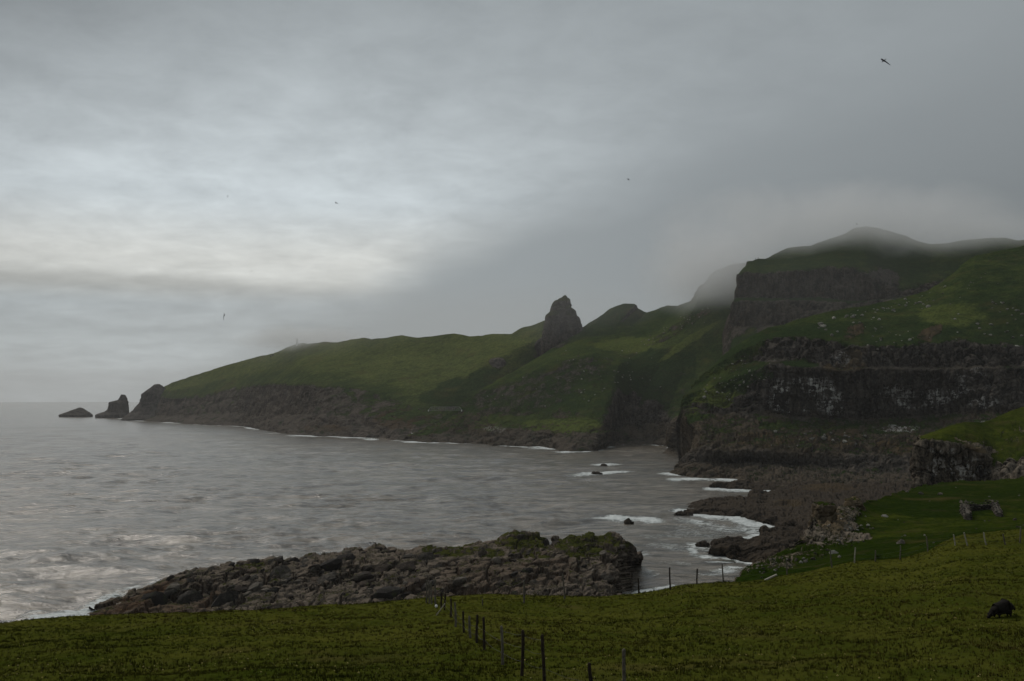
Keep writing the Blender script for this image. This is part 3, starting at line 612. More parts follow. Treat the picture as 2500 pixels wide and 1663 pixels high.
terrain('green_shelf', [back(G0, -4, 0, -3), G0, G1, G2, G3, G4, G5, back(G5, 10, 0, -6), back(G5, 22, -4)],
    [(4,'g',.3,.2,.1,.2),(22,'g',.4,.0,.1,.10),(26,'g',.5,.0,.1,.18),(30,'g',.5,.0,.1,.40),(44,'g',.5,.0,.1,.40),(44,'g',.5,.0,.1,.25),(8,'r',.6,.7,.3,.3),(6,'r',.6,1,.3,.3)],
    M_nearslope, s=0.35, skirt=(8, 22),
    patches=[(1990,1300,28,70,'rock',1,0),(2040,1285,66,50,'rock',.95,.5),(2075,1245,30,22,'rock',.85,0),(2060,1318,60,10,'rock',.9,-.2),(2100,1312,30,10,'rock',1,0),(1900,1372,110,22,'rock',.72,-.25),(1985,1358,40,10,'rock',.7,-.2),(2050,1316,40,5,'yellow',.9,0),(2030,1275,40,36,'tint',.9,0),(2085,1225,20,7,'tint',1,0),(2130,1340,90,20,'yellow',.0,-.1),(2300,1235,150,30,'yellow',.1,0)], pits=[(2158,1359,18,5,1.0)])

# ---- near meadow
n = 340
def mrail(vs, zz):
    pts = []
    for u, v in vs:
        a, b = ray(u, v); pts.append((u, v, float((zz - CAMZ) / b)))
    return pts
edge = [(-700,1560),(-300,1535),(0,1517),(106,1507),(238,1499),(380,1495),(509,1493),(640,1487),(764,1481),(900,1471),(1000,1464),(1090,1455),(1197,1450),(1256,1452),(1400,1453),(1494,1452),(1559,1447),(1627,1438),(1678,1425),(1754,1418),(1815,1416),(1882,1409),(1924,1401),(2020,1381),(2085,1370),(2150,1366),(2202,1360),(2250,1346),(2277,1337),(2300,1322),(2347,1303),(2420,1296),(2500,1290),(2700,1280),(3100,1270)]
I5 = rail([(u, v, Yv) for u, v, Yv in mrail(edge, 33.7)], n, .01)
# height field between camera and edge, following the slope of the pasture
def mid_rail(fr, bulge, zadd):
    Y0 = 22.0; r = I5.copy(); Y = Y0 + (I5[:, 1] - Y0) * fr
    xx = I5[:, 0] / I5[:, 1] * Y
    z0 = 38.55 + 0.004 * xx; z = z0 + (I5[:, 2] - z0) * (fr ** bulge) + zadd
    return np.stack([xx, Y, z], 1)
I1, I2, I3, I4 = mid_rail(0, 1, 0), mid_rail(.3, .92, 0), mid_rail(.6, .95, 0), mid_rail(.88, 1.0, .05)
I0 = I1.copy(); I0[:, 1] = 2.0; I0[:, 0] *= 0.5; I0[:, 2] = 43.3
I01 = I1.copy(); I01[:, 1] = 10.0; I01[:, 0] *= 0.7; I01[:, 2] = 41.3
mead = terrain('meadow', [I0, I01, I1, I2, I3, I4, I5, back(I5, 1.6, 0, -1.2), back(I5, 7, 0, -12), back(I5, 16, -4)],
    [(10,'g',.5,0,.1,.5),(24,'g',.4,0,.1,.5),(44,'g',.6,0,.1,.5),(44,'g',.6,0,.1,.55),(36,'g',.6,0,.1,.6),(18,'g',.4,0,.1,.6),(6,'g',.2,0,.1,.5),(10,'r',.5,.8,.2,.3),(8,'r',.8,1,.2,.3)],
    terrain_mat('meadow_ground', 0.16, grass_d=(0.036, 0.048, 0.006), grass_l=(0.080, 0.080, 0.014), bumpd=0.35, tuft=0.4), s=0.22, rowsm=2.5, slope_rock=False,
    pits=[(256,1513,18,4,.5),(861,1526,32,5,.6),(721,1521,16,3,.35),(499,1575,24,6,.25),(820,1524,14,3,.3)])

# ---- rocky point in front
n = 760
J1 = rail([(205,1502,0),(400,1512,0),(700,1520,0),(1000,1520,0),(1300,1515,0),(1480,1500,0),(1512,1490,0),(1552,1446,250)], n, .006)
J2 = rail([(214,1496,0),(400,1492,208),(700,1486,208),(1000,1480,209),(1300,1475,210),(1490,1476,212),(1512,1474,213),(1552,1440,256)], n, .006)
J3 = rail([(220,1492,0),(300,1475,216),(400,1460,218),(520,1448,220),(700,1435,222),(900,1425,222),(1100,1410,224),(1300,1405,224),(1480,1400,226),(1512,1405,227),(1552,1408,258)], n, .006)
J4 = rail([(222,1490,0),(300,1462,220),(400,1438,224),(520,1415,228),(700,1400,231),(900,1378,234),(1100,1368,236),(1300,1350,238),(1480,1345,238),(1514,1350,240),(1553,1366,260)], n, .006)
crest = [(223,1489),(236,1475),(259,1464),(291,1451),(310,1438),(336,1431),(346,1434),(391,1415),(418,1402),(440,1390),(467,1394),(482,1384),(518,1378),(548,1377),(563,1371),(573,1376),(609,1366),(624,1373),(662,1361),(679,1369),(700,1370),(715,1362),(742,1365),(755,1353),(787,1346),(838,1346),(844,1338),(876,1334),(889,1339),(904,1331),(925,1330),(942,1340),(961,1338),(991,1354),(1012,1351),(1031,1339),(1058,1336),(1090,1331),(1109,1334),(1135,1326),(1200,1316),(1220,1314),(1243,1300),(1260,1298),(1269,1303),(1286,1302),(1309,1301),(1313,1311),(1330,1313),(1332,1322),(1343,1326),(1352,1311),(1364,1310),(1373,1314),(1390,1301),(1405,1299),(1441,1305),(1447,1311),(1477,1309),(1487,1301),(1515,1301),(1521,1319),(1538,1325),(1547,1342),(1553,1361)]
J5 = rail([(u, v + 1.5, 212 + 44 * min(1, (u - 223) / 700.0) ** .55 if u > 223 else 0) for u, v in crest], n, .02)
Jm = [back(J5, 9, 0, -3.0), back(J5, 24, -3)]
point = terrain('rocky_point', [dn(J1, 8), J1, J2, J3, J4, J5] + Jm,
    [(4,'b',.5,1,.4,.3),(10,'b',.7,1,.4,.3),(52,'b',.8,1,.25,.45),(56,'b',.85,1,.25,.45),(50,'b',.7,1,.25,.45),(10,'b',.6,1,.25,.5),(8,'b',.6,1,.25,.4)],
    M_point, s=1.0, rowsm=2.0, kind=None, label='dark rocky point of tumbled boulders jutting into the sea behind the meadow', cat='rock outcrop', slope_rock=False, skirt_r=(22, 4),
    patches=[(1440,1330,110,26,'rock',.52,.05),(1270,1318,90,18,'rock',.52,.1),(1150,1345,90,14,'rock',.62,0),(1420,1310,90,10,'rock',.40,0),(1300,1350,60,10,'rock',.58,.1),(1080,1350,50,10,'rock',.55,0),(640,1390,70,14,'rock',.75,0),
             (330,1470,130,26,'tint',1.0,-.35),(450,1480,120,22,'tint',.8,-.2),(1250,1400,200,40,'tint',.55,0),(1150,1440,200,20,'tint',.6,0)])

# ---- free-standing rocks
rock_body('sea_stack', [(965,296,305),(970,293,308),(976,289,310),(980,282,311),(983,268,311),(990,267,312),(1000,265,312),(1007,256,312),(1014,237,315)], 2370, M_stack, 0.8, s=1.6, amp=1.0, label='tall square-topped sea stack off the tip of the far headland', cat='sea stack')
rock_body('low_skerry', [(996,193,195),(999,186,203),(1003,178,210),(1008,163,217),(1014,148,223)], 2480, M_stack, 0.7, s=1.6, amp=1.0, label='low wedge-shaped rock, farthest left in the sea', cat='skerry')
rock_body('rock_horn', [(939,378,390),(944,372,397),(950,364,402),(962,349,412),(980,346,420),(990,341,426),(1004,330,440),(1024,305,460)], 2120, M_stack, 0.9, s=1.6, amp=1.1, tintv=.1, label='steep rock horn at the tip of the far headland', cat='rock outcrop')
rock_body('rock_tower', [(727,1376,1384),(731,1366,1387),(738,1355,1390),(750,1348,1394),(757,1346,1402),(763,1344,1406),(776,1332,1411),(790,1329,1417),(805,1328,1423),(830,1324,1430),(865,1322,1440)], 1250, M_stack, 0.7, s=1.0, amp=1.0, sty='c', nl=70, nk=110, base=70, top_grass=1.0, tintv=.25, label='free-standing rock tower with grassy shoulders on the ridge skyline', cat='rock tower')
rock_body('rock_buttress', [(1012,1672,1700),(1020,1654,1720),(1032,1640,1730),(1045,1633,1745),(1060,1628,1750),(1084,1627,1755),(1092,1640,1760),(1101,1632,1765),(1108,1622,1770)], 826, M_mid, 0.8, s=1.0, amp=.9, tintv=.4, top_grass=0.0, label='rounded dark rock buttress standing in the cove behind the bird cliff headland', cat='rock outcrop')
rock_body('rock_pillar', [(1230,2000,2026),(1233,1990,2036),(1240,1988,2038),(1252,1990,2034),(1264,1989,2036),(1290,1986,2042),(1312,1985,2050),(1330,1975,2058)], 142, M_nearslope, 0.9, s=0.28, amp=.28, base=18, tintv=.8, top_grass=.15, label='stubby flat-topped rock pillar on the edge of the green shelf', cat='rock pillar')
rock_body('rock_outcrop_stub', [(1218,2076,2094),(1221,2067,2099),(1230,2063,2102),(1242,2060,2106)], 160, M_nearslope, 0.9, s=0.25, amp=.25, base=20, tintv=.9, top_grass=.3, label='small ochre-topped rock knob right of the rock pillar', cat='rock')
rock_body('rock_slab', [(1312,1962,1974),(1316,1958,1984),(1330,1955,1990),(1346,1952,1994)], 128, M_nearslope, 0.8, s=0.25, amp=.22, base=20, tintv=.5, label='upright split slab below the rock pillar', cat='rock')
rock_body('skerry', [(1314,1795,1800),(1319,1770,1815),(1323,1752,1830),(1328,1740,1836)], 309, M_shore, 0.8, s=0.4, amp=.6, label='long low skerry off the dark reef', cat='skerry')
rock_body('skerry', [(1330,1780,1792),(1334,1768,1800),(1340,1762,1800)], 298, M_shore, 0.8, s=0.35, amp=.5, label='small wet rock in front of the long low skerry', cat='skerry')
rock_body('skerry', [(1323,1708,1714),(1326,1702,1724),(1329,1698,1728)], 308, M_shore, 0.8, s=0.35, amp=.5, label='tiny flat rock left of the long low skerry', cat='skerry')
rock_body('skerry', [(1249,1664,1672),(1252,1655,1684),(1257,1648,1692)], 387, M_shore, 0.8, s=0.35, amp=.5, label='low awash rock at the tip of the shore platform', cat='skerry')
rock_body('skerry', [(1269,1534,1539),(1272,1531,1541),(1275,1528,1545)], 365, M_shore, 0.9, s=0.3, amp=.35, label='little pointed rock in the breaking surf', cat='skerry')
rock_body('skerry', [(1133,1471,1477),(1135,1468,1481),(1138,1465,1484)], 672, M_shore, 0.9, s=0.4, amp=.4, label='dark rock in the farther of two surf strips', cat='skerry')
rock_body('skerry', [(1152,1453,1460),(1154,1448,1465),(1157,1445,1470)], 602, M_shore, 0.9, s=0.4, amp=.4, label='dark rock in the nearer of two surf strips', cat='skerry')

# ================================================================== SEA
n_a, n_r = 540, 800
aa = np.linspace(-1, 1, n_a); aa = np.radians(np.sign(aa) * (31 * np.abs(aa) + 44 * np.abs(aa) ** 14))
r1 = np.linspace(110 ** -0.5, 3200 ** -0.5, n_r - 40) ** -2.0
rr = np.concatenate([np.linspace(50, 108, 6), r1, np.exp(np.linspace(math.log(3400), math.log(16000), 34))])
Rg, Ag = np.meshgrid(rr, aa, indexing='ij')
SX, SY = Rg * np.sin(Ag), Rg * np.cos(Ag)
spacing = np.maximum(np.gradient(rr)[:, None] * np.ones_like(Ag), Rg * 0.0022)
SZ = np.zeros_like(SX)
wr = np.random.default_rng(3)
for k in range(14):
    lam = 22.0 * (3.2 ** wr.random()); th_ = math.radians(250) + wr.normal() * 0.4; kx, ky = math.cos(th_), math.sin(th_)
    ph = wr.random() * 6.28; a0 = 0.0030 * lam * (0.6 + 0.8 * wr.random())
    SZ += sst(lam / spacing, 2.2, 4.0) * a0 * np.sin(2 * math.pi / lam * (kx * SX + ky * SY) + ph)
ptsea = np.stack([SX, SY, 0 * SX], -1).reshape(-1, 3)
ca, sa = math.cos(math.radians(12)), math.sin(math.radians(12))
rx, ry = (SX * ca + SY * sa).ravel(), (-SX * sa + SY * ca).ravel()
wx = 3.0 * fbm(ptsea / 30, 2)
for (lx, ly, a0, zz_) in ((58, 32, .80, 31.), (32, 17, .70, 25.), (17, 9.5, .55, 1.), (9, 5.0, .34, 7.), (5.0, 2.9, .20, 13.), (2.9, 1.7, .11, 19.)):
    nn_ = 1 - 2 * np.abs(perlin(np.stack([(rx + wx) / lx, ry / ly, np.full(rx.shape, zz_)], 1)))
    SZ += (sst(ly / spacing, 1.2, 2.6).ravel() * a0 * (nn_ - nn_.mean() - 0.06)).reshape(SX.shape)
SZ *= (1 - 0.5 * sst(Ag, 0.02, 0.14) * sst(Rg, 1100, 700)) * 1.2 * (0.8 + 0.5 * fbm(ptsea / 90, 3).reshape(SX.shape) * 1.3)
# foam: distance to the shores, and open breakers
foam = np.zeros(SX.size)
nearm = (Rg.ravel() < 2600)
Q = ptsea[:, :2]
def seg_dist(poly, pts):
    d = np.full(len(pts), 1e9)
    for a, b in zip(poly[:-1], poly[1:]):
        ab = b - a; L = (ab ** 2).sum() + 1e-9
        t = np.clip(((pts - a) @ ab) / L, 0, 1); q = pts - (a + t[:, None] * ab)
        d = np.minimum(d, (q ** 2).sum(1))
    return np.sqrt(d)
def shore(r, width, strength, step=12):
    poly = r[::step, :2]; lo, hi = poly.min(0) - 5 * width, poly.max(0) + 5 * width
    sel = np.where(((Q >= lo) & (Q <= hi)).all(1))[0]
    if len(sel) == 0: return
    d = seg_dist(poly, Q[sel])
    nz1 = fbm(np.stack([Q[sel, 0] / (7 * width), Q[sel, 1] / (7 * width), 0 * d], 1), 3)
    var = 0.5 + 1.2 * np.clip(0.5 + nz1 * 1.8, 0, 1)
    foam[sel] = np.maximum(foam[sel], strength * sst(nz1, -0.25, 0.2) * np.exp(-(d / (width * var)) ** 1.3))
shore(A1[:300], 11, 1.0); shore(B1[:330], 6, 1.0); shore(B1[330:420], 3, .7); shore(D1[:300], 5.0, 1.05); shore(E1[:260], 4.5, 1.1); shore(E4, 4.5, 1.0); shore(F1[:140], 2.6, .8)
uu, vv = proj(np.stack([SX, SY, 0 * SX], -1)); uu = uu.ravel(); vv = vv.ravel()
def blob(u, v, ru, rv, val, rot=0.0, p=1.0):
    c, s_ = math.cos(rot), math.sin(rot); du, dv = uu - u, vv - v
    e = ((du * c + dv * s_) / ru) ** 2 + ((-du * s_ + dv * c) / rv) ** 2
    foam[:] = np.maximum(foam, val * np.exp(-e ** p * 1.2) * nearm)
for b_ in [(1480,1134,42,3.5,1.0),(1470,1155,85,4,1.05,-.045),(1440,1157,50,3,.8),(1515,1268,62,8,1.15,.02),(1580,1270,50,8,.95,.1),(1450,1266,45,3.5,.75,-.05),(1500,1264,25,8,1.15),
           (1830,1172,16,3,.9),(1690,1170,60,4,1.0,.03),(1770,1172,50,3,.9),(1790,1195,70,6,1.0,.05),(1850,1199,40,4,1.0),(1740,1193,30,5,.9),(1730,1262,80,9,.85,.12),(1810,1272,90,10,.85,.2),(1890,1284,60,6,1.05,.15),(1770,1290,110,16,.5,.1),
           (1825,1316,26,8,1.05),(1850,1308,30,8,.9),(1800,1332,30,5,.9),(1705,1335,50,12,.62,.3),(1730,1360,45,6,.8,.12),(1690,1345,25,12,.7,.6),(1790,1385,40,6,.75),(1770,1393,50,8,.62),(1760,1372,45,3,.8),(1740,1400,60,6,.5),(1640,1310,70,5,.45,.1),(1570,1350,30,12,.48),(1590,1310,60,7,.42),
           (1700,1300,150,34,.40,.1),(1835,1292,80,18,.58,.15),(1640,1335,70,18,.45,.2),(1700,1275,90,10,.55,.1),(1660,1375,60,10,.45,.1),(1590,1400,50,14,.40,0),(1600,1330,50,12,.42,0),(1580,1445,45,9,1.0),(1620,1435,40,7,.9,-.2),(1560,1452,20,8,1.1),(250,1470,80,16,.78,-.35),(190,1500,90,14,.95,-.12),(215,1488,30,10,1.1,-.2),(320,1440,70,13,.55,-.5),(360,1420,60,9,.45,-.4),(120,1508,90,10,.8),(60,1500,120,14,.42,-.2),(1700,1250,30,4,.9),(1650,1170,30,5,.8),(1690,1106,28,1.6,.9),(1650,1108,20,1.5,.8),
           (1010,1079,40,2,1.0),(880,1068,40,3,1.1),(905,1072,22,2,1.1),(740,1064,45,2,.9),(620,1046,22,3,1.1),(1380,1104,30,3,1.0),(1320,1095,60,4,.8)]:
    blob(*b_)
# swell lifts where it breaks
SZf = SZ.ravel() + 0.9 * np.clip(foam - 0.55, 0, 1) * (0.5 + fbm(ptsea / 6, 3)) * (Rg.ravel() < 900)
SZ = SZf.reshape(SZ.shape)
Msea, t, b = new_mat('sea_water')
pos = t.node('ShaderNodeNewGeometry').outputs['Position']
fo = t.node('ShaderNodeAttribute', attribute_name='foam').outputs['Fac']
wpos = t.vm('MULTIPLY', pos, (0.8, 1.0, 1.0))
rotn = t.node('ShaderNodeVectorRotate', rotation_type='Z_AXIS'); t.put(rotn.inputs['Vector'], wpos); rotn.inputs['Angle'].default_value = math.radians(-8)
wv = t.vm('MULTIPLY', rotn.outputs[0], (0.62, 1.0, 1.0))
h1 = t.noise(wv, 0.16, 5, 0.6, 0.5); h2 = t.noise(wv, 0.55, 5, 0.65, 0.7); h3 = t.noise(wv, 2.2, 4, 0.65, 0.4)
hh = t.m('ADD', t.m('MULTIPLY', h1, 2.0), t.m('ADD', t.m('MULTIPLY', h2, 0.8), t.m('MULTIPLY', h3, 0.30)))
fa = t.noise(wv, 0.20, 7, 0.70, 1.6); fb = t.noise(wv, 1.1, 6, 0.72, 0.8)
lace = t.m('SUBTRACT', 1.0, t.m('MULTIPLY', t.m('ABSOLUTE', t.m('SUBTRACT', fa, 0.5)), 7.0))
fmv = t.m('ADD', t.m('MULTIPLY', fo, 1.2), t.m('ADD', t.m('MULTIPLY', t.m('SUBTRACT', t.m('MAXIMUM', lace, 0.0), 0.5), 0.55), t.m('MULTIPLY', t.m('SUBTRACT', fb, 0.5), 1.3)))
fm = t.m('MULTIPLY', t.ss(fmv, 0.58, 0.98), t.ss(fo, 0.06, 0.25))
caps = t.m('MULTIPLY', t.ss(t.noise(wv, 0.22, 6, 0.7, 0.8), 0.735, 0.78), 0.0)
turb = t.ss(fo, 0.15, 0.9)
wc = t.mix(t.ss(t.noise(pos, 0.006, 3, 0.5), 0.3, 0.7), rgb(0.105, 0.094, 0.077), rgb(0.135, 0.114, 0.089))
chop = t.m('ADD', t.m('MULTIPLY', t.noise(t.vm('MULTIPLY', wv, (0.55, 1.0, 1.0)), 0.30, 5, 0.68, 0.6), 0.7), t.m('MULTIPLY', t.noise(t.vm('MULTIPLY', wv, (0.55, 1.0, 1.0)), 0.075, 4, 0.6, 0.5), 0.3))
wc = t.vm('SCALE', wc, scale=t.ss(chop, 0.38, 0.62, 0.30, 1.75))  # light and dark of the small waves painted into the water colour
wc = t.mix(t.m('MULTIPLY', turb, 0.75), wc, rgb(0.075, 0.115, 0.112))
t.l.new(t.mix(fm, wc, t.mix(t.ss(fb, 0.35, 0.65), rgb(0.36, 0.40, 0.40), rgb(0.66, 0.69, 0.69))), b.inputs['Base Color'])
t.l.new(t.m('ADD', 0.20, t.m('MULTIPLY', fm, 0.6)), b.inputs['Roughness'])
b.inputs['IOR'].default_value = 1.38; b.inputs['Specular IOR Level'].default_value = 0.75
t.l.new(t.bump(hh, 1.0, 0.40), b.inputs['Normal'])
seame = mesh_from('sea', np.stack([SX, SY, SZ], -1), grid_faces(n_r, n_a)[:, ::-1], Msea, True, {'foam': foam})
link('sea', seame, kind='structure')

# ================================================================== ROCK PIECES
def rock_mesh(name, seed, mat, sub=2, flat=(1.0, 0.8, 0.65), rough=0.28):
    r = np.random.default_rng(seed); bm = bmesh.new()
    bmesh.ops.create_icosphere(bm, subdivisions=sub, radius=1.0)
    co = np.array([v.co[:] for v in bm.verts])
    for k in range(15):                                 # chop facets
        nrm = r.normal(size=3); nrm /= np.linalg.norm(nrm); dcut = 0.42 + 0.42 * r.random()
        dd = co @ nrm - dcut; co -= np.where(dd > 0, dd, 0)[:, None] * nrm
    co *= 1 + rough * fbm(co * 1.7 + seed * 3.1, 3)[:, None]
    co *= np.array(flat)
    for v, c in zip(bm.verts, co): v.co = c
    me = bpy.data.meshes.new(name); bm.to_mesh(me); bm.free(); me.materials.append(mat)
    me.polygons.foreach_set('use_smooth', np.full(len(me.polygons), False))
    return me
BOULD = [rock_mesh('boulder', 20 + k, M_boulder, 1, (1, .85, .6 + .1 * (k % 3))) for k in range(5)]
BASALT = [rock_mesh('boulder', 40 + k, M_basalt if k % 3 else M_basaltR, 2, (1.35, .85, .6 + .12 * (k % 3)), .16) for k in range(10)]
STONE = [rock_mesh('stone', 60 + k, M_wall, 1, (1.0, .75, .6), .2) for k in range(6)]
def inv_parent(o, parent):
    o.parent = parent
def put(name, me, loc, size, rot, parent, sink=0.25):
    o = bpy.data.objects.new(name, me); COL.objects.link(o)
    o.location = (loc[0], loc[1], loc[2] + size * (0.5 - sink) * 0.6); o.scale = (size, size, size)
    o.rotation_euler = rot; o.parent = parent
    return o
rs = random.Random(5)
def scatter(host, parent, px_list, size_rng, meshes, tilt=0.35):
    k = 0
    for (u, v, pxs) in px_list:
        h, nn = hit(host, u, v)
        if h is None: continue
        dist = math.hypot(h.x, h.y)
        size = pxs * dist / F / 2
        put('boulder', rs.choice(meshes), h, size, (rs.uniform(-tilt, tilt), rs.uniform(-tilt, tilt), rs.uniform(0, 6.28)), parent)
        k += 1
    return k
# boulders on the headland slope, in the runs seen in the photograph
pl = []
def run(n_, u0, v0, u1, v1, su, sv, lo, hi):
    for _ in range(n_):
        q = rs.random(); pl.append((u0 + (u1 - u0) * q + rs.gauss(0, su), v0 + (v1 - v0) * q + rs.gauss(0, sv), lo + (hi - lo) * rs.random() ** 2.2))
run(34, 2100, 765, 2280, 735, 14, 8, 5, 15); run(16, 2030, 800, 2110, 780, 22, 12, 6, 18); run(26, 2130, 790, 2220, 830, 40, 14, 5, 12); run(20, 2330, 790, 2500, 820, 40, 22, 5, 15); run(14, 2420, 735, 2500, 760, 24, 10, 6, 16); run(20, 2200, 700, 2500, 690, 60, 30, 4, 9)
run(8, 2010, 795, 2020, 805, 8, 6, 10, 22)
run(40, 1740, 920, 1860, 900, 30, 22, 4, 10); run(24, 1760, 970, 1840, 930, 24, 14, 4, 12); run(20, 1880, 1070, 2100, 1075, 60, 16, 5, 14); run(10, 2010, 1060, 2080, 1085, 20, 8, 8, 20)
scatter('bird_cliff_headland', D, pl, None, BOULD)
pl = []
run(44, 1570, 840, 1745, 745, 12, 5, 3.5, 9); run(18, 1480, 905, 1580, 935, 26, 14, 4, 9); run(26, 1180, 960, 1420, 960, 60, 24, 4, 9); run(16, 1380, 900, 1450, 900, 30, 20, 4, 10); run(10, 1400, 860, 1560, 865, 40, 6, 3, 7)
scatter('hillside', hill, pl, None, BOULD)
shelfo = bpy.data.objects['green_shelf']
pl = [(2161,1262,22),(2198,1327,34),(2295,1208,22),(2248,1207,24),(2215,1202,14),(2193,1270,6),(2207,1276,6),(2270,1224,7),(2334,1191,6),(2415,1214,8),(2488,1211,7),(2228,1260,5),(2343,1248,7),(2345,1254,7),(2404,1273,6),(2415,1272,8),(2478,1270,16),(2486,1288,14),(2500,1283,10),(2384,1292,8),(2113,1262,8),(2125,1292,10),(2116,1288,8),(2210,1309,10),(2203,1311,7),(2258,1308,8),(2280,1326,6),(2163,1204,10),(2140,1222,10),(2035,1352,26),(2050,1362,16),(2020,1345,16),(1985,1366,20),(1990,1352,14),(1965,1372,18)]
run(46, 1830, 1395, 1960, 1358, 20, 8, 6, 18); run(60, 2000, 1250, 2090, 1300, 26, 14, 4, 14); run(20, 1995, 1320, 2110, 1320, 20, 6, 5, 14)
scatter('green_shelf', shelfo, pl, None, BOULD + STONE)
# tumbled boulders of the rocky point
pl = []
pl += [(550,1468,80),(620,1440,56),(790,1420,76),(800,1390,66),(880,1410,76),(940,1452,70),(990,1455,50),(930,1392,50),(985,1390,64),(680,1400,60),(470,1462,66),(380,1465,70),(840,1362,50),(1040,1362,46),(1010,1422,50),(1040,1440,50),(1220,1425,40),(1290,1395,36),(1350,1410,34),(1120,1420,36)]
for _ in range(110):
    u_ = rs.uniform(400, 1060); v_ = 1366 - 0.055 * (u_ - 600) + rs.random() ** 1.1 * 100; pl.append((u_, v_, 12 + 30 * rs.random() ** 2))
for _ in range(50):
    u_ = rs.uniform(1060, 1515); v_ = 1325 + rs.random() * 125; pl.append((u_, v_, 10 + 22 * rs.random() ** 2))
for u_, v_ in crest[8:46:2]: pl.append((u_, v_ + 9, rs.uniform(14, 26)))
kk = 0
for (u, v, pxs) in pl:
    h, nn = hit('rocky_point', u, v)
    if h is None or h.z < -0.5: continue
    size = pxs * math.hypot(h.x, h.y) / F / 2
    o = put('boulder', rs.choice(BASALT), h, size, (rs.uniform(-.3, .3), rs.uniform(-.55, -.05), rs.uniform(-.5, .5)), point, sink=0.62)

# ================================================================== HAZE AND LOW CLOUD
def vol_mat(name):
    m = bpy.data.materials.new(name); m.use_nodes = True; t = NT(m.node_tree); t.n.clear()
    out = t.node('ShaderNodeOutputMaterial'); v = t.node('ShaderNodeVolumePrincipled'); t.l.new(v.outputs[0], out.inputs['Volume'])
    v.inputs['Color'].default_value = rgb(0.985, 0.99, 0.995); v.inputs['Anisotropy'].default_value = 0.1
    return m, t, v
def box_mesh(name, x0, x1, y0, y1, z0, z1, mat):
    V = [(x, y, z) for z in (z0, z1) for y in (y0, y1) for x in (x0, x1)]
    return mesh_from(name, V, [(0,2,3,1),(4,5,7,6),(0,1,5,4),(2,6,7,3),(0,4,6,2),(1,3,7,5)], mat, False)
mh, t, v = vol_mat('haze_air'); v.inputs['Density'].default_value = 0.00005
link('haze', box_mesh('haze', -16500, 16500, -400, 16500, -16, 420, mh), kind='stuff', label='thin sea haze over the whole bay', cat='haze')
def puff(c, rad, dens, seed, label, wobble=0.9):
    m, t, v = vol_mat('low_cloud_vapour')
    pos = t.node('ShaderNodeNewGeometry').outputs['Position']
    q = t.vm('DIVIDE', t.vm('SUBTRACT', pos, tuple(c)), tuple(rad))
    ln = t.node('ShaderNodeVectorMath', operation='LENGTH'); t.put(ln.inputs[0], q)
    nz_ = t.noise(t.vm('ADD', pos, (seed, 0, 0)), 0.016, 3, 0.55, 0.4)
    d = t.m('ADD', ln.outputs['Value'], t.m('MULTIPLY', t.m('SUBTRACT', nz_, 0.5), wobble))
    t.l.new(t.m('MULTIPLY', t.m('MULTIPLY', t.ss(d, 0.95, 0.1), t.ss(ln.outputs['Value'], 1.0, 0.85)), dens), v.inputs['Density'])
    bm = bmesh.new(); bmesh.ops.create_icosphere(bm, subdivisions=4, radius=1.06)
    for vv_ in bm.verts: vv_.co = Vector((c[k] + rad[k] * vv_.co[k] for k in range(3)))
    me = bpy.data.meshes.new('low_cloud'); bm.to_mesh(me); bm.free(); me.materials.append(m)
    link('low_cloud', me, kind='stuff', label=label, cat='cloud')
puff(P(1752, 655, 1105), (110, 75, 66), 0.024, 0, 'grey mist swallowing the cliff left of the summit hill')
puff(P(2085, 552, 1075), (270, 75, 62), 0.0165, 300, 'grey mist lying on the summit')
puff(P(742, 826, 1730), (170, 90, 30), 0.016, 700, 'grey mist hiding the lighthouse on the far headland')
puff(P(1930, 700, 915), (230, 45, 75), 0.0007, 2100, 'thin haze in front of the upper cliff tiers', 0.4)
puff(P(1400, 760, 1215), (190, 50, 60), 0.0022, 1700, 'faint mist around the ridge rock tower', 0.4)
puff((-180, 1640, 170), (760, 330, 90), 0.0009, 1300, 'thin bright haze over the upper slopes of the far headland', 0.35)
puff(P(2420, 568, 1075), (110, 50, 28), 0.008, 900, 'thin mist on the right-hand ridge')

# ================================================================== BUILT THINGS
def tube(bm, a, b, r0, r1=None, k=8):
    a, b = Vector(a), Vector(b); r1 = r0 if r1 is None else r1
    q = (b - a).to_track_quat('Z', 'Y'); ring = []
    for c, r in ((a, r0), (b, r1)):
        ring.append([bm.verts.new(c + q @ Vector((r * math.cos(2 * math.pi * i / k), r * math.sin(2 * math.pi * i / k), 0))) for i in range(k)])
    for i in range(k): bm.faces.new((ring[0][i], ring[0][(i + 1) % k], ring[1][(i + 1) % k], ring[1][i]))
    bm.faces.new(ring[0][::-1]); bm.faces.new(ring[1])
def bxs(bm, x0, x1, y0, y1, z0, z1):
    vs_ = [bm.verts.new((x, y, z)) for z in (z0, z1) for y in (y0, y1) for x in (x0, x1)]
    for f in ((0,2,3,1),(4,5,7,6),(0,1,5,4),(2,6,7,3),(0,4,6,2),(1,3,7,5)): bm.faces.new([vs_[i] for i in f])
def done(name, bm, mat, parent=None, smooth=False, **kw):
    me = bpy.data.meshes.new(name); bmesh.ops.recalc_face_normals(bm, faces=bm.faces); bm.to_mesh(me); bm.free()
    me.materials.append(mat)
    if smooth: me.polygons.foreach_set('use_smooth', np.full(len(me.polygons), True))
    return link(name, me, parent, **kw)
def empty(name, loc, **kw):
    o = bpy.data.objects.new(name, None); COL.objects.link(o); o.location = loc; o.empty_display_size = 0.3
    return tag(o, **kw)

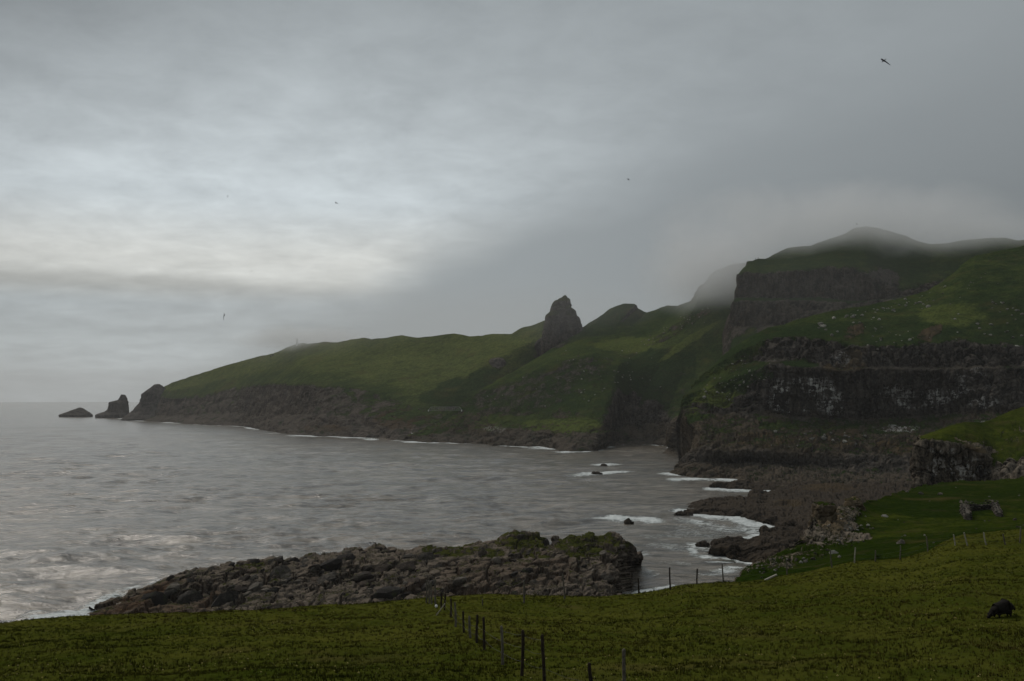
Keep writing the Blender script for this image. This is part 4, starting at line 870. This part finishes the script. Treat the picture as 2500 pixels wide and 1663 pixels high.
# ---- fences
def ground(u, v):
    h, nn = hit('meadow', u, v)
    return h
def post_mesh(h, r, seed):
    bm = bmesh.new(); q = random.Random(seed)
    rings = []
    for j, zf in enumerate((-0.25, 0.0, 0.35, 0.7, 0.97, 1.0)):
        rr_ = r * (1.06 - 0.16 * zf if zf < 0.99 else 0.55); ring = []
        for i in range(8):
            a = 2 * math.pi * i / 8; k = rr_ * (1 + 0.12 * q.uniform(-1, 1))
            ring.append(bm.verts.new((k * math.cos(a) + 0.02 * math.sin(3 * zf + seed), k * math.sin(a), zf * h)))
        rings.append(ring)
    for a, b in zip(rings, rings[1:]):
        for i in range(8): bm.faces.new((a[i], a[(i + 1) % 8], b[(i + 1) % 8], b[i]))
    bm.faces.new(rings[-1]); return bm
def build_fence(name, posts, label, rad=0.05, wires=(0.35, 0.7, 1.02), breaks=(), sag=0.03):
    tops = []; root = None
    for i, (ut, vt, ub, vb, mat) in enumerate(posts):
        g = ground(ub, min(vb, 1700))
        if g is None: continue
        if root is None: root = empty(name, g, label=label, cat='fence')
        dist = g.y
        top = P(ut, vt, dist); h = max(0.35, top[2] - g.z); leanx = math.atan2(top[0] - g.x, h)
        o = done('post', post_mesh(h, rad, i), mat, root)
        o.location = g - root.location; o.rotation_euler = (random.uniform(-.04, .04), leanx, 0)
        tops.append((g, Vector((math.tan(leanx), 0, 1)), h, i))
    for (g0, a0_, h0, i0), (g1, a1_, h1, i1) in zip(tops, tops[1:]):
        if i0 in breaks: continue
        for wz in wires:
            if wz > min(h0, h1) * 1.0: continue
            bm = bmesh.new(); p0 = g0 + a0_ * wz * h0 / 1.15; p1 = g1 + a1_ * wz * h1 / 1.15; prev = p0
            for k in range(1, 5):
                f = k / 4; q = p0.lerp(p1, f); q.z -= sag * 4 * f * (1 - f) * (1 + random.random()); tube(bm, prev, q, 0.0035, k=4); prev = q
            o = done('wire', bm, M_wire, root); o.location = -root.location
    return root
Dk, Gy, Pl = M_postd, M_postg, M_pale
f1 = [(1041,1416,1041,1473,Gy),(1047,1417,1047,1474,Gy),(1053,1420,1053,1475,Gy),(1063,1415,1063,1477,Gy),(1078,1446,1078,1484,Dk),(1086,1449,1086,1490,Dk),(1100,1461,1101,1507,Dk),(1111,1470,1112,1531,Gy),(1132,1493,1131,1545,Dk),(1147,1504,1148,1558,Gy),(1165,1501,1165,1570,Dk),(1179,1507,1184,1587,Dk),(1223,1528,1228,1623,Gy),(1277,1537,1273,1650,Dk),(1326,1550,1327,1668,Dk),(1440,1618,1446,1690,Dk),(1523,1584,1527,1692,Gy)]
build_fence('pasture_fence', f1, 'old wire fence of dark and grey posts running down the meadow towards the rocky point', 0.042)
f2 = [(1279,1418,1279,1473,Gy),(1374,1400,1378,1462,Gy),(1559,1411,1559,1449,Dk),(1635,1385,1637,1441,Dk),(1702,1388,1702,1426,Dk),(1762,1377,1767,1421,Gy),(1840,1364,1842,1414,Gy),(1920,1366,1921,1404,Gy),(1976,1355,1977,1393,Gy),(2028,1341,2031,1386,Gy),(2088,1337,2087,1374,Pl),(2137,1344,2138,1371,Gy),(2198,1332,2198,1366,Gy),(2262,1309,2265,1347,Gy),(2329,1305,2332,1333,Pl),(2354,1299,2362,1333,Pl),(2401,1299,2408,1331,Pl),(2448,1303,2455,1330,Gy),(2491,1285,2491,1326,Gy)]
build_fence('cliff_fence', f2, 'wire fence of thin weathered posts along the far edge of the meadow', 0.045)
def stick(name, u0, v0, u1, v1, w_, mat, **kw):
    a = ground(u0, v0); b = Vector(P(u1, v1, a.y))
    bm = bmesh.new(); L = (b - a).length; bxs(bm, -w_ / 2, w_ / 2, -w_ * .3, w_ * .3, 0, L)
    bmesh.ops.bevel(bm, geom=bm.edges[:], offset=w_ * 0.12, segments=1, affect='EDGES')
    o = done(name, bm, mat, None, **kw); o.location = a; o.rotation_euler = (b - a).to_track_quat('Z', 'Y').to_euler(); return o
stick('leaning_plank', 1065, 1503, 1086, 1474, 0.07, M_pale, label='pale plank leaning against the pasture fence', cat='plank')
stick('fallen_plank', 1867, 1417, 1897, 1403, 0.16, M_pale, label='pale plank lying at the edge of the meadow below the fence', cat='plank')
stick('fence_stub', 1178, 1479, 1178, 1463, 0.08, M_postg, label='short broken post stub standing alone in the meadow', cat='post')
g = ground(1065, 1484)
bm = bmesh.new(); bmesh.ops.create_icosphere(bm, subdivisions=3, radius=0.07)
for q in bm.verts: q.co.z *= 1.35 if q.co.z > 0 else 1.0; q.co.x *= 1 + 0.08 * math.sin(9 * q.co.z)
o = done('fishing_float', bm, M_white, None, True, label='white egg-shaped float lying by the pasture fence', cat='float'); o.location = g + Vector((0, 0, .06))

# ---- grazing sheep (one continuous skin)
def skin_obj(name, joints, edges, mat, sub=2, **kw):
    me = bpy.data.meshes.new(name); me.from_pydata([j[0] for j in joints], edges, [])
    o = link(name, me, None, **kw); me.materials.append(mat)
    sk = o.modifiers.new('skin', 'SKIN'); sk.use_smooth_shade = True
    for d_, j in zip(me.skin_vertices[0].data, joints): d_.radius = j[1] if isinstance(j[1], tuple) else (j[1], j[1])
    me.skin_vertices[0].data[0].use_root = True
    s_ = o.modifiers.new('sub', 'SUBSURF'); s_.levels = s_.render_levels = sub
    return o
J = [((0,0,.50),.33), ((.26,0,.54),.34), ((.50,0,.46),.26), ((-.27,0,.43),.30), ((-.48,0,.32),.21), ((-.62,0,.21),.13), ((-.71,0,.13),.10), ((-.80,0,.06),.075), ((-.86,0,.02),.05),
     ((.40,.17,.20),.11), ((.44,.17,.08),.05), ((.42,.17,-.10),.04), ((.34,-.17,.20),.11), ((.40,-.17,.08),.05), ((.38,-.17,-.10),.04),
     ((-.34,.14,.18),.09), ((-.35,.14,.06),.045), ((-.36,.14,-.10),.036), ((-.26,-.14,.18),.09), ((-.24,-.14,.06),.045), ((-.25,-.14,-.10),.036),
     ((-.68,.10,.20),.03), ((-.66,.19,.21),.02), ((-.68,-.10,.20),.03), ((-.66,-.19,.21),.02), ((.70,0,.42),.07), ((.76,0,.28),.04)]
E_ = [(0,1),(1,2),(0,3),(3,4),(4,5),(5,6),(6,7),(7,8),(1,9),(9,10),(10,11),(1,12),(12,13),(13,14),(3,15),(15,16),(16,17),(3,18),(18,19),(19,20),(6,21),(21,22),(6,23),(23,24),(2,25),(25,26)]
sh = skin_obj('sheep', J, E_, M_wool, 2, label='black woolly sheep grazing head down in the meadow', cat='sheep')
g = ground(2447, 1506); sh.location = g; sc_ = 74 * g.y / F / 1.62; sh.scale = (sc_,) * 3; sh.rotation_euler = (0, math.radians(-4), math.radians(8))
tx = bpy.data.textures.new('fleece', 'CLOUDS'); tx.noise_scale = 0.07; dm = sh.modifiers.new('fleece', 'DISPLACE'); dm.texture = tx; dm.strength = 0.09; dm.mid_level = 0.5

# ---- birds
def bird_mesh(name, mat, up=0.25, sweep=0.25, flex=0.3, seed=0):
    bm = bmesh.new(); rings = []
    prof = [(-.30,.004,.02),(-.24,.03,.012),(-.14,.035,.03),(0,.05,.05),(.1,.045,.048),(.17,.03,.032),(.21,.03,.03),(.24,.018,.018),(.28,.004,.005)]
    for (y, rx, rz) in prof: rings.append([bm.verts.new((rx * math.cos(2 * math.pi * i / 8), y, rz * math.sin(2 * math.pi * i / 8))) for i in range(8)])
    for a, b in zip(rings, rings[1:]):
        for i in range(8): bm.faces.new((a[i], a[(i + 1) % 8], b[(i + 1) % 8], b[i]))
    bm.faces.new(rings[0][::-1]); bm.faces.new(rings[-1])
    for s_ in (-1, 1):
        sec = [(0.03, .09, -.07, 0), (.16, .11, -.05, up * .16), (.30, .10, -.02, up * .30), (.46, .02, -.07, up * .30 - flex * .16), (.60, -.09, -.13, up * .30 - flex * .34)]
        pr = None
        for (x, yf, yb, z) in sec:
            yf -= sweep * max(0, x - .3) * .5; yb -= sweep * max(0, x - .3) * .5
            th_ = .012 * (1 - x / .7)
            ring = [bm.verts.new((s_ * x, yf, z)), bm.verts.new((s_ * x, (yf * 2 + yb) / 3, z + th_)), bm.verts.new((s_ * x, yb, z)), bm.verts.new((s_ * x, (yf * 2 + yb) / 3, z - th_))]
            if pr:
                for i in range(4): bm.faces.new((pr[i], pr[(i + 1) % 4], ring[(i + 1) % 4], ring[i]))
            else: bm.faces.new(ring)
            pr = ring
        bm.faces.new(pr)
    me = bpy.data.meshes.new(name); bmesh.ops.recalc_face_normals(bm, faces=bm.faces); bm.to_mesh(me); bm.free(); me.materials.append(mat)
    return me
def bird(u, v, spanpx, rot, label, mat=None, Y=None, shape=(0.25, 0.25, 0.3), span=1.25):
    me = bird_mesh('seabird', mat or M_bird, *shape)
    Y = Y or span * F / spanpx
    o = link('seabird', me, None, label=label, cat='bird'); p = P(u, v, Y); o.location = p; o.scale = (1.35 * span / 1.2,) * 3
    o.rotation_euler = tuple(math.radians(q) for q in rot); return o
bird(2158, 148, 24, (-20, 18, 25), 'large seabird gliding high at upper right with drooped wings', shape=(.25, .5, 1.3))
bird(547, 771, 17, (60, 60, -80), 'banking seabird low over the horizon left of the far headland', shape=(.2, .5, .4))
bird(821, 496, 12, (0, 6, 80), 'seabird seen edge-on in the bright sky above the far headland', shape=(.5, .4, .5))
bird(1534, 438, 10, (50, 30, -60), 'seabird with swept wings high above the ridge rock tower', shape=(.2, .8, .3))
bird(571, 392, 5, (10, 10, 40), 'tiny seabird, topmost in the bright left sky')
bird(556, 479, 8, (60, 50, -70), 'small banking seabird below the topmost one in the left sky', shape=(.2, .5, .3))
bird(562, 648, 5, (0, 10, 30), 'tiny seabird left of a close pair above the stratus shelf')
bird(614, 662, 6, (0, 0, 60), 'tiny seabird just above the flat dark cloud shelf')
bird(575, 650, 3, (0, 0, 60), 'faintest speck of a seabird between two others over the cloud shelf')
bird(1434, 214, 6, (0, 5, 0), 'small seabird near the top of the sky, right of centre')
bird(2182, 552, 4, (0, 0, 40), 'tiny seabird right beside the misty summit')
bird(2262, 569, 4, (0, 20, 20), 'tiny seabird above the saddle right of the summit')
bird(2092, 547, 5, (0, 30, 40), 'tiny seabird left of the misty summit')
bird(443, 1452, 13, (20, -20, 30), 'white gull flying over the brown left end of the rocky point', M_gull, shape=(.5, .3, .8))
bird(1345, 1349, 12, (10, 35, 70), 'white gull flying over the mossy right end of the rocky point', M_gull, shape=(.9, .3, .2))
bird(1005, 1059, 9, (10, 30, 50), 'white gull over the surf by the gully mouth', M_gull, Y=330, shape=(.8, .3, .2))
def floater(u, v, label, mat):
    bm = bmesh.new(); rings = []
    for (y, r_, z) in [(-.28,.01,.10),(-.2,.06,.06),(0,.1,.05),(.13,.08,.07),(.18,.045,.14),(.21,.045,.2),(.26,.03,.2),(.33,.006,.19)]:
        rings.append([bm.verts.new((r_ * math.cos(2 * math.pi * i / 8), y, z + .8 * r_ * math.sin(2 * math.pi * i / 8))) for i in range(8)])
    for a, b in zip(rings, rings[1:]):
        for i in range(8): bm.faces.new((a[i], a[(i + 1) % 8], b[(i + 1) % 8], b[i]))
    bm.faces.new(rings[0][::-1]); bm.faces.new(rings[-1])
    o = done('seabird', bm, mat, None, True, label=label, cat='bird'); o.rotation_euler[2] = random.uniform(1, 2.2); return o
for (u, v, lb) in [(1433,1174,'white seabird afloat, left of a pair in the bay'),(1438,1176,'white seabird afloat, right of a pair in the bay')]:
    o = floater(u, v, lb, M_gull); o.location = S(u, v); o.scale = (3.0,) * 3
for (u, v, lb) in [(904,1329,'dark seabird perched on the crest of the rocky point, left of two'),(914,1329,'dark seabird perched on the crest of the rocky point, right of two')]:
    h, nn = hit('rocky_point', u, v + 6)
    if h is None: h, nn = hit('rocky_point', u, v + 12)
    o = floater(u, v, lb, M_bird); o.location = h + Vector((0, 0, .9)); o.scale = (1.6,) * 3

# ---- footbridge over the gully
YB = 1075.0
pL, pR = P(1046, 1001, YB), P(1127, 1001, YB)
br = empty('footbridge', ((pL[0] + pR[0]) / 2, YB, pL[2]), label='long steel footbridge with railings spanning the dark gully', cat='bridge')
W2 = (pR[0] - pL[0]) / 2
bm = bmesh.new(); bxs(bm, -W2, W2, -.8, .8, -.32, -.05); done('deck', bm, M_steel, br)
for y_ in (-.75, .75):
    bm = bmesh.new(); bxs(bm, -W2 + 3, W2 - 2, y_ - .1, y_ + .1, 3.0, 3.3); done('top_chord', bm, M_steel, br)
    bm = bmesh.new(); bxs(bm, -W2 + 3, W2 - 2, y_ - .05, y_ + .05, 1.5, 1.62); done('rail', bm, M_steel, br)
    nb = 16
    for k in range(nb + 1):
        x = -W2 + 3 + (2 * W2 - 5) * k / nb
        bm = bmesh.new(); tube(bm, (x, y_, -.1), (x, y_, 3.1), .03, k=5); done('upright', bm, M_steel, br)
    for sx, x0, x1 in ((-1, -W2 + 3, -W2 - .2), (1, W2 - 2, W2 + .2)):
        bm = bmesh.new(); tube(bm, (x0, y_, 3.1), (x1, y_, -.1), .12, k=5); done('end_strut', bm, M_steel, br)
for x in (-W2, W2):
    bm = bmesh.new(); bxs(bm, x - .45, x + .45, -1.1, 1.1, -1.6, 0.1); done('abutment', bm, M_white, br)

# ---- lighthouse in the mist and the keeper's ruin
pb = P(725, 842, 1765)
lh = empty('lighthouse', pb, label='white lighthouse barely showing through mist on the far headland', cat='lighthouse')
def lathe(name, prof, mat, parent, k=20):
    bm = bmesh.new(); rg = [[bm.verts.new((r_ * math.cos(2 * math.pi * i / k), r_ * math.sin(2 * math.pi * i / k), z)) for i in range(k)] for r_, z in prof]
    for a, b in zip(rg, rg[1:]):
        for i in range(k): bm.faces.new((a[i], a[(i + 1) % k], b[(i + 1) % k], b[i]))
    bm.faces.new(rg[-1]); return done(name, bm, mat, parent, True)
lathe('tower', [(1.9,-3),(1.9,0),(1.6,3),(1.35,8.2),(1.35,8.4)], M_white, lh)
lathe('gallery', [(1.4,8.35),(2.0,8.5),(2.0,8.75),(1.2,8.8)], M_steel, lh)
lathe('lantern', [(1.0,8.8),(1.0,10.3)], M_glass, lh)
lathe('lantern_roof', [(1.2,10.3),(1.1,10.5),(.5,11.2),(.1,11.5)], M_clothr, lh)
pk = P(673, 871, 1840)
kr = empty('keepers_ruin', pk, label='grey roofless stone ruin on the slope below the lighthouse', cat='ruin')
for nm, q in (('wall', (-6,6,-.4,.4,-2,4.5)), ('wall', (-6.4,-5.6,.4,7,-2,5.0)), ('wall', (5.6,6.4,.4,7,-2,3.2)), ('gable', (-11,-7,1,1.8,-2,2.5))):
    bm = bmesh.new(); bxs(bm, *q); bmesh.ops.subdivide_edges(bm, edges=bm.edges[:], cuts=4, use_grid_fill=True)
    for vtx in bm.verts:
        if vtx.co.z > q[5] - .1: vtx.co.z -= 1.6 * abs(perlin(np.array([[vtx.co.x * .4, vtx.co.y * .4, q[0]]]))[0])
    done(nm, bm, M_wall, kr)

# ---- hikers on the misty ridge
def hiker(u, v, mat, label):
    Jh = [((0,0,.95),.14), ((0,0,1.2),.15), ((0,0,1.42),.15), ((0,0,1.55),.06), ((0,0,1.68),.10), ((.1,0,.85),.10), ((.12,.05,.48),.07), ((.13,0,.05),.05), ((.13,-.12,.02),.04), ((-.1,0,.85),.10), ((-.13,-.08,.48),.07), ((-.14,.08,.05),.05), ((-.14,-.04,.02),.04), ((.22,0,1.38),.06), ((.27,.02,1.12),.05), ((.26,-.08,.9),.04), ((-.22,0,1.38),.06), ((-.27,.02,1.12),.05), ((-.26,-.08,.9),.04), ((0,.16,1.25),.14)]
    Eh = [(0,1),(1,2),(2,3),(3,4),(0,5),(5,6),(6,7),(7,8),(0,9),(9,10),(10,11),(11,12),(2,13),(13,14),(14,15),(2,16),(16,17),(17,18),(1,19)]
    o = skin_obj('person', Jh, Eh, mat, 1, label=label, cat='person')
    h = None
    for dv in range(0, 30):
        h, nn = hit('summit_hill', u, v + dv)
        if h is not None: break
    if h is None: h = Vector(P(u, v, 1080))
    o.location = h - Vector((0, 0, .05)); o.scale = (1.15,) * 3; return o
hiker(1845, 629, M_cloth, 'hiker in dark clothes, leftmost of a pair on the misty skyline')
hiker(1851, 629, M_cloth, 'hiker in dark clothes, right one of the lower pair on the misty skyline')
hiker(1998, 588, M_cloth, 'hiker in dark clothes standing on the skyline below the summit')
hiker(2003, 588, M_clothr, 'hiker in reddish clothes, last of the two below the summit')

# ---- dry-stone ruin on the green shelf
hL, nn = hit('green_shelf', 2358, 1268)
ru = empty('stone_fold', hL, label='small roofless dry-stone fold with three low walls on the green shelf', cat='ruin')
c_ = [hit('green_shelf', *q)[0] for q in ((2364, 1270), (2352, 1248), (2428, 1243), (2441, 1262))]
def wall_run(a, b, ha, hb, w_):
    L = (b - a).length; d_ = (b - a).normalized(); nrm = Vector((-d_.y, d_.x, 0))
    bm = bmesh.new(); nseg = 8; prev = None
    for k in range(nseg + 1):
        f = k / nseg; p = a.lerp(b, f); hgt = (ha + (hb - ha) * f) * .62 + .12 * math.sin(7 * f)
        p.z = drop('green_shelf', p.x, p.y)[0].z
        ring = [bm.verts.new(p + nrm * s_ * w_ * .26 + Vector((0, 0, z))) for s_, z in ((-1, -.4), (1, -.4), (1, hgt), (-1, hgt))]
        if prev:
            for i in range(4): bm.faces.new((prev[i], prev[(i + 1) % 4], ring[(i + 1) % 4], ring[i]))
        else: bm.faces.new(ring)
        prev = ring
    bm.faces.new(prev[::-1]); o = done('wall_core', bm, M_basalt, ru); o.location = -ru.location
    z = 0.1
    while z < max(ha, hb):
        x = random.uniform(0, .3)
        while x < L:
            f = x / L; top = ha + (hb - ha) * f + .15 * math.sin(9 * f)
            if z < top and not (z > .62 * top and random.random() < .4):
                for s_ in (-1, 1):
                    p = a.lerp(b, f); p.z = drop('green_shelf', p.x, p.y)[0].z + z; p += nrm * s_ * w_ * random.uniform(.28, .50)
                    sz = random.uniform(.20, .46)
                    o = bpy.data.objects.new('stone', random.choice(STONE)); COL.objects.link(o); o.parent = ru; o.location = p - ru.location
                    o.scale = (sz, sz * .8, sz * .7); o.rotation_euler = (random.uniform(-.3, .3), random.uniform(-.3, .3), math.atan2(d_.y, d_.x) + random.uniform(-.4, .4))
            x += random.uniform(.42, .62)
        z += .33
wall_run(c_[0], c_[1], 1.6, 1.9, 1.0); wall_run(c_[1], c_[2], 1.6, 1.4, .8); wall_run(c_[2], c_[3], 1.7, .9, .9)

# ================================================================== MEADOW GRASS
def blades(name, count, seed, hrange, mat, ylim=(20, 95), wmul=1.0, lab=None):
    r = np.random.default_rng(seed)
    # even cover of the visible pasture, denser towards the camera
    Yc = 21.0 * (95.0 / 21.0) ** (r.random(count) ** 0.85); X = (r.random(count) * 1.36 - 0.68) * Yc
    tree = BVH['meadow']; base = []
    tuft = 5
    for x, y in zip(X, Yc):
        h = tree.ray_cast(Vector((x, y, 60)), Vector((0, 0, -1)))[0]
        base.append(h.z if h is not None else -99)
    base = np.array(base); ok = base > 31.5; X, Yc, base = X[ok], Yc[ok], base[ok]; m_ = len(X)
    dens = fbm(np.stack([X / 3.2, Yc / 3.2, 0 * X], 1), 4)
    hs = (hrange[0] + (hrange[1] - hrange[0]) * r.random(m_)) * np.clip(1.0 + 1.1 * dens, .45, 1.9)
    Vs = []; cols = []
    for k in range(tuft):
        a = r.random(m_) * 6.283; off = r.random(m_) * .09; lean = hs * (.15 + .5 * r.random(m_)); la = r.random(m_) * 6.283
        bx_, by_ = X + off * np.cos(a), Yc + off * np.sin(a); wd = (.008 + .010 * r.random(m_)) * wmul * (.7 + Yc / 60)
        p0 = np.stack([bx_ - wd * np.cos(la + 1.57), by_ - wd * np.sin(la + 1.57), base - .03], 1)
        p1 = np.stack([bx_ + wd * np.cos(la + 1.57), by_ + wd * np.sin(la + 1.57), base - .03], 1)
        hk = hs * (.6 + .5 * r.random(m_))
        p2 = np.stack([bx_ + lean * np.cos(la), by_ + lean * np.sin(la), base + hk], 1)
        Vs.append(np.stack([p0, p1, p2], 1)); cols.append(np.repeat(r.random(m_)[:, None], 3, 1))
    V = np.concatenate(Vs).reshape(-1, 3); c = np.concatenate(cols).ravel()
    me = mesh_from(name, V, np.arange(len(V)).reshape(-1, 3), mat, False, {'tone': c})
    return link(name, me, None, lab, 'grass', None, 'stuff')
mg, t, b = new_mat('meadow_blades')
pos = t.node('ShaderNodeNewGeometry').outputs['Position']
tn = t.node('ShaderNodeAttribute', attribute_name='tone').outputs['Fac']
big = t.noise(pos, 0.10, 4, 0.6, .3); md = t.noise(pos, 0.55, 4, 0.6)
c = t.mix(t.ss(t.m('ADD', t.m('MULTIPLY', big, .7), t.m('MULTIPLY', md, .5)), .42, .78), rgb(0.038, 0.048, 0.006), rgb(0.088, 0.080, 0.014))
c = t.mix(t.ss(t.noise(pos, 0.035, 4, 0.62, .6), .47, .66, 0, .55), c, rgb(0.070, 0.048, 0.014))
c = t.mix(t.ss(tn, .80, 1.0, 0, .5), c, rgb(0.105, 0.085, 0.026))
c = t.mix(t.ss(tn, .30, 0.0, 0, .5), c, rgb(0.026, 0.034, 0.004))
nrm_ = t.node('ShaderNodeVectorMath', operation='NORMALIZE'); t.put(nrm_.inputs[0], t.vm('ADD', t.vm('SCALE', t.node('ShaderNodeNewGeometry').outputs['Normal'], scale=0.22), (0.0, 0.0, 1.0))); t.l.new(nrm_.outputs[0], b.inputs['Normal'])
t.l.new(c, b.inputs['Base Color']); b.inputs['Roughness'].default_value = 1.0; b.inputs['Specular IOR Level'].default_value = 0.0
blades('meadow_grass', 72000, 11, (.035, .10), mg, lab='rough olive pasture grass covering the near meadow')
# small yellow and white flower heads
r_ = np.random.default_rng(2); fv = []; ff = []
my = plain_mat('flower_heads', (0.42, 0.34, 0.09), .8, (0.32, 0.28, 0.14), 20)
for _ in range(900):
    y = 22 * (60 / 22) ** r_.random(); x = (r_.random() * 1.1 - .55) * y
    if perlin(np.array([[x / 6, y / 6, 5.0]]))[0] < .02: continue
    h = BVH['meadow'].ray_cast(Vector((x, y, 60)), Vector((0, 0, -1)))[0]
    if h is None or h.z < 32: continue
    s_ = .012 + .016 * r_.random(); z = h.z + .14 + .14 * r_.random(); i0 = len(fv)
    fv += [(x - s_, y, z), (x + s_, y, z), (x, y - s_, z), (x, y + s_, z), (x, y, z + s_), (x, y, z - s_)]
    ff += [tuple(i0 + q for q in f) for f in ((0,2,4),(2,1,4),(1,3,4),(3,0,4),(2,0,5),(1,2,5),(3,1,5),(0,3,5))]
link('meadow_flowers', mesh_from('meadow_flowers', fv, ff, my, False), None, 'tiny yellowish flower heads scattered through the meadow', 'flowers', None, 'stuff')
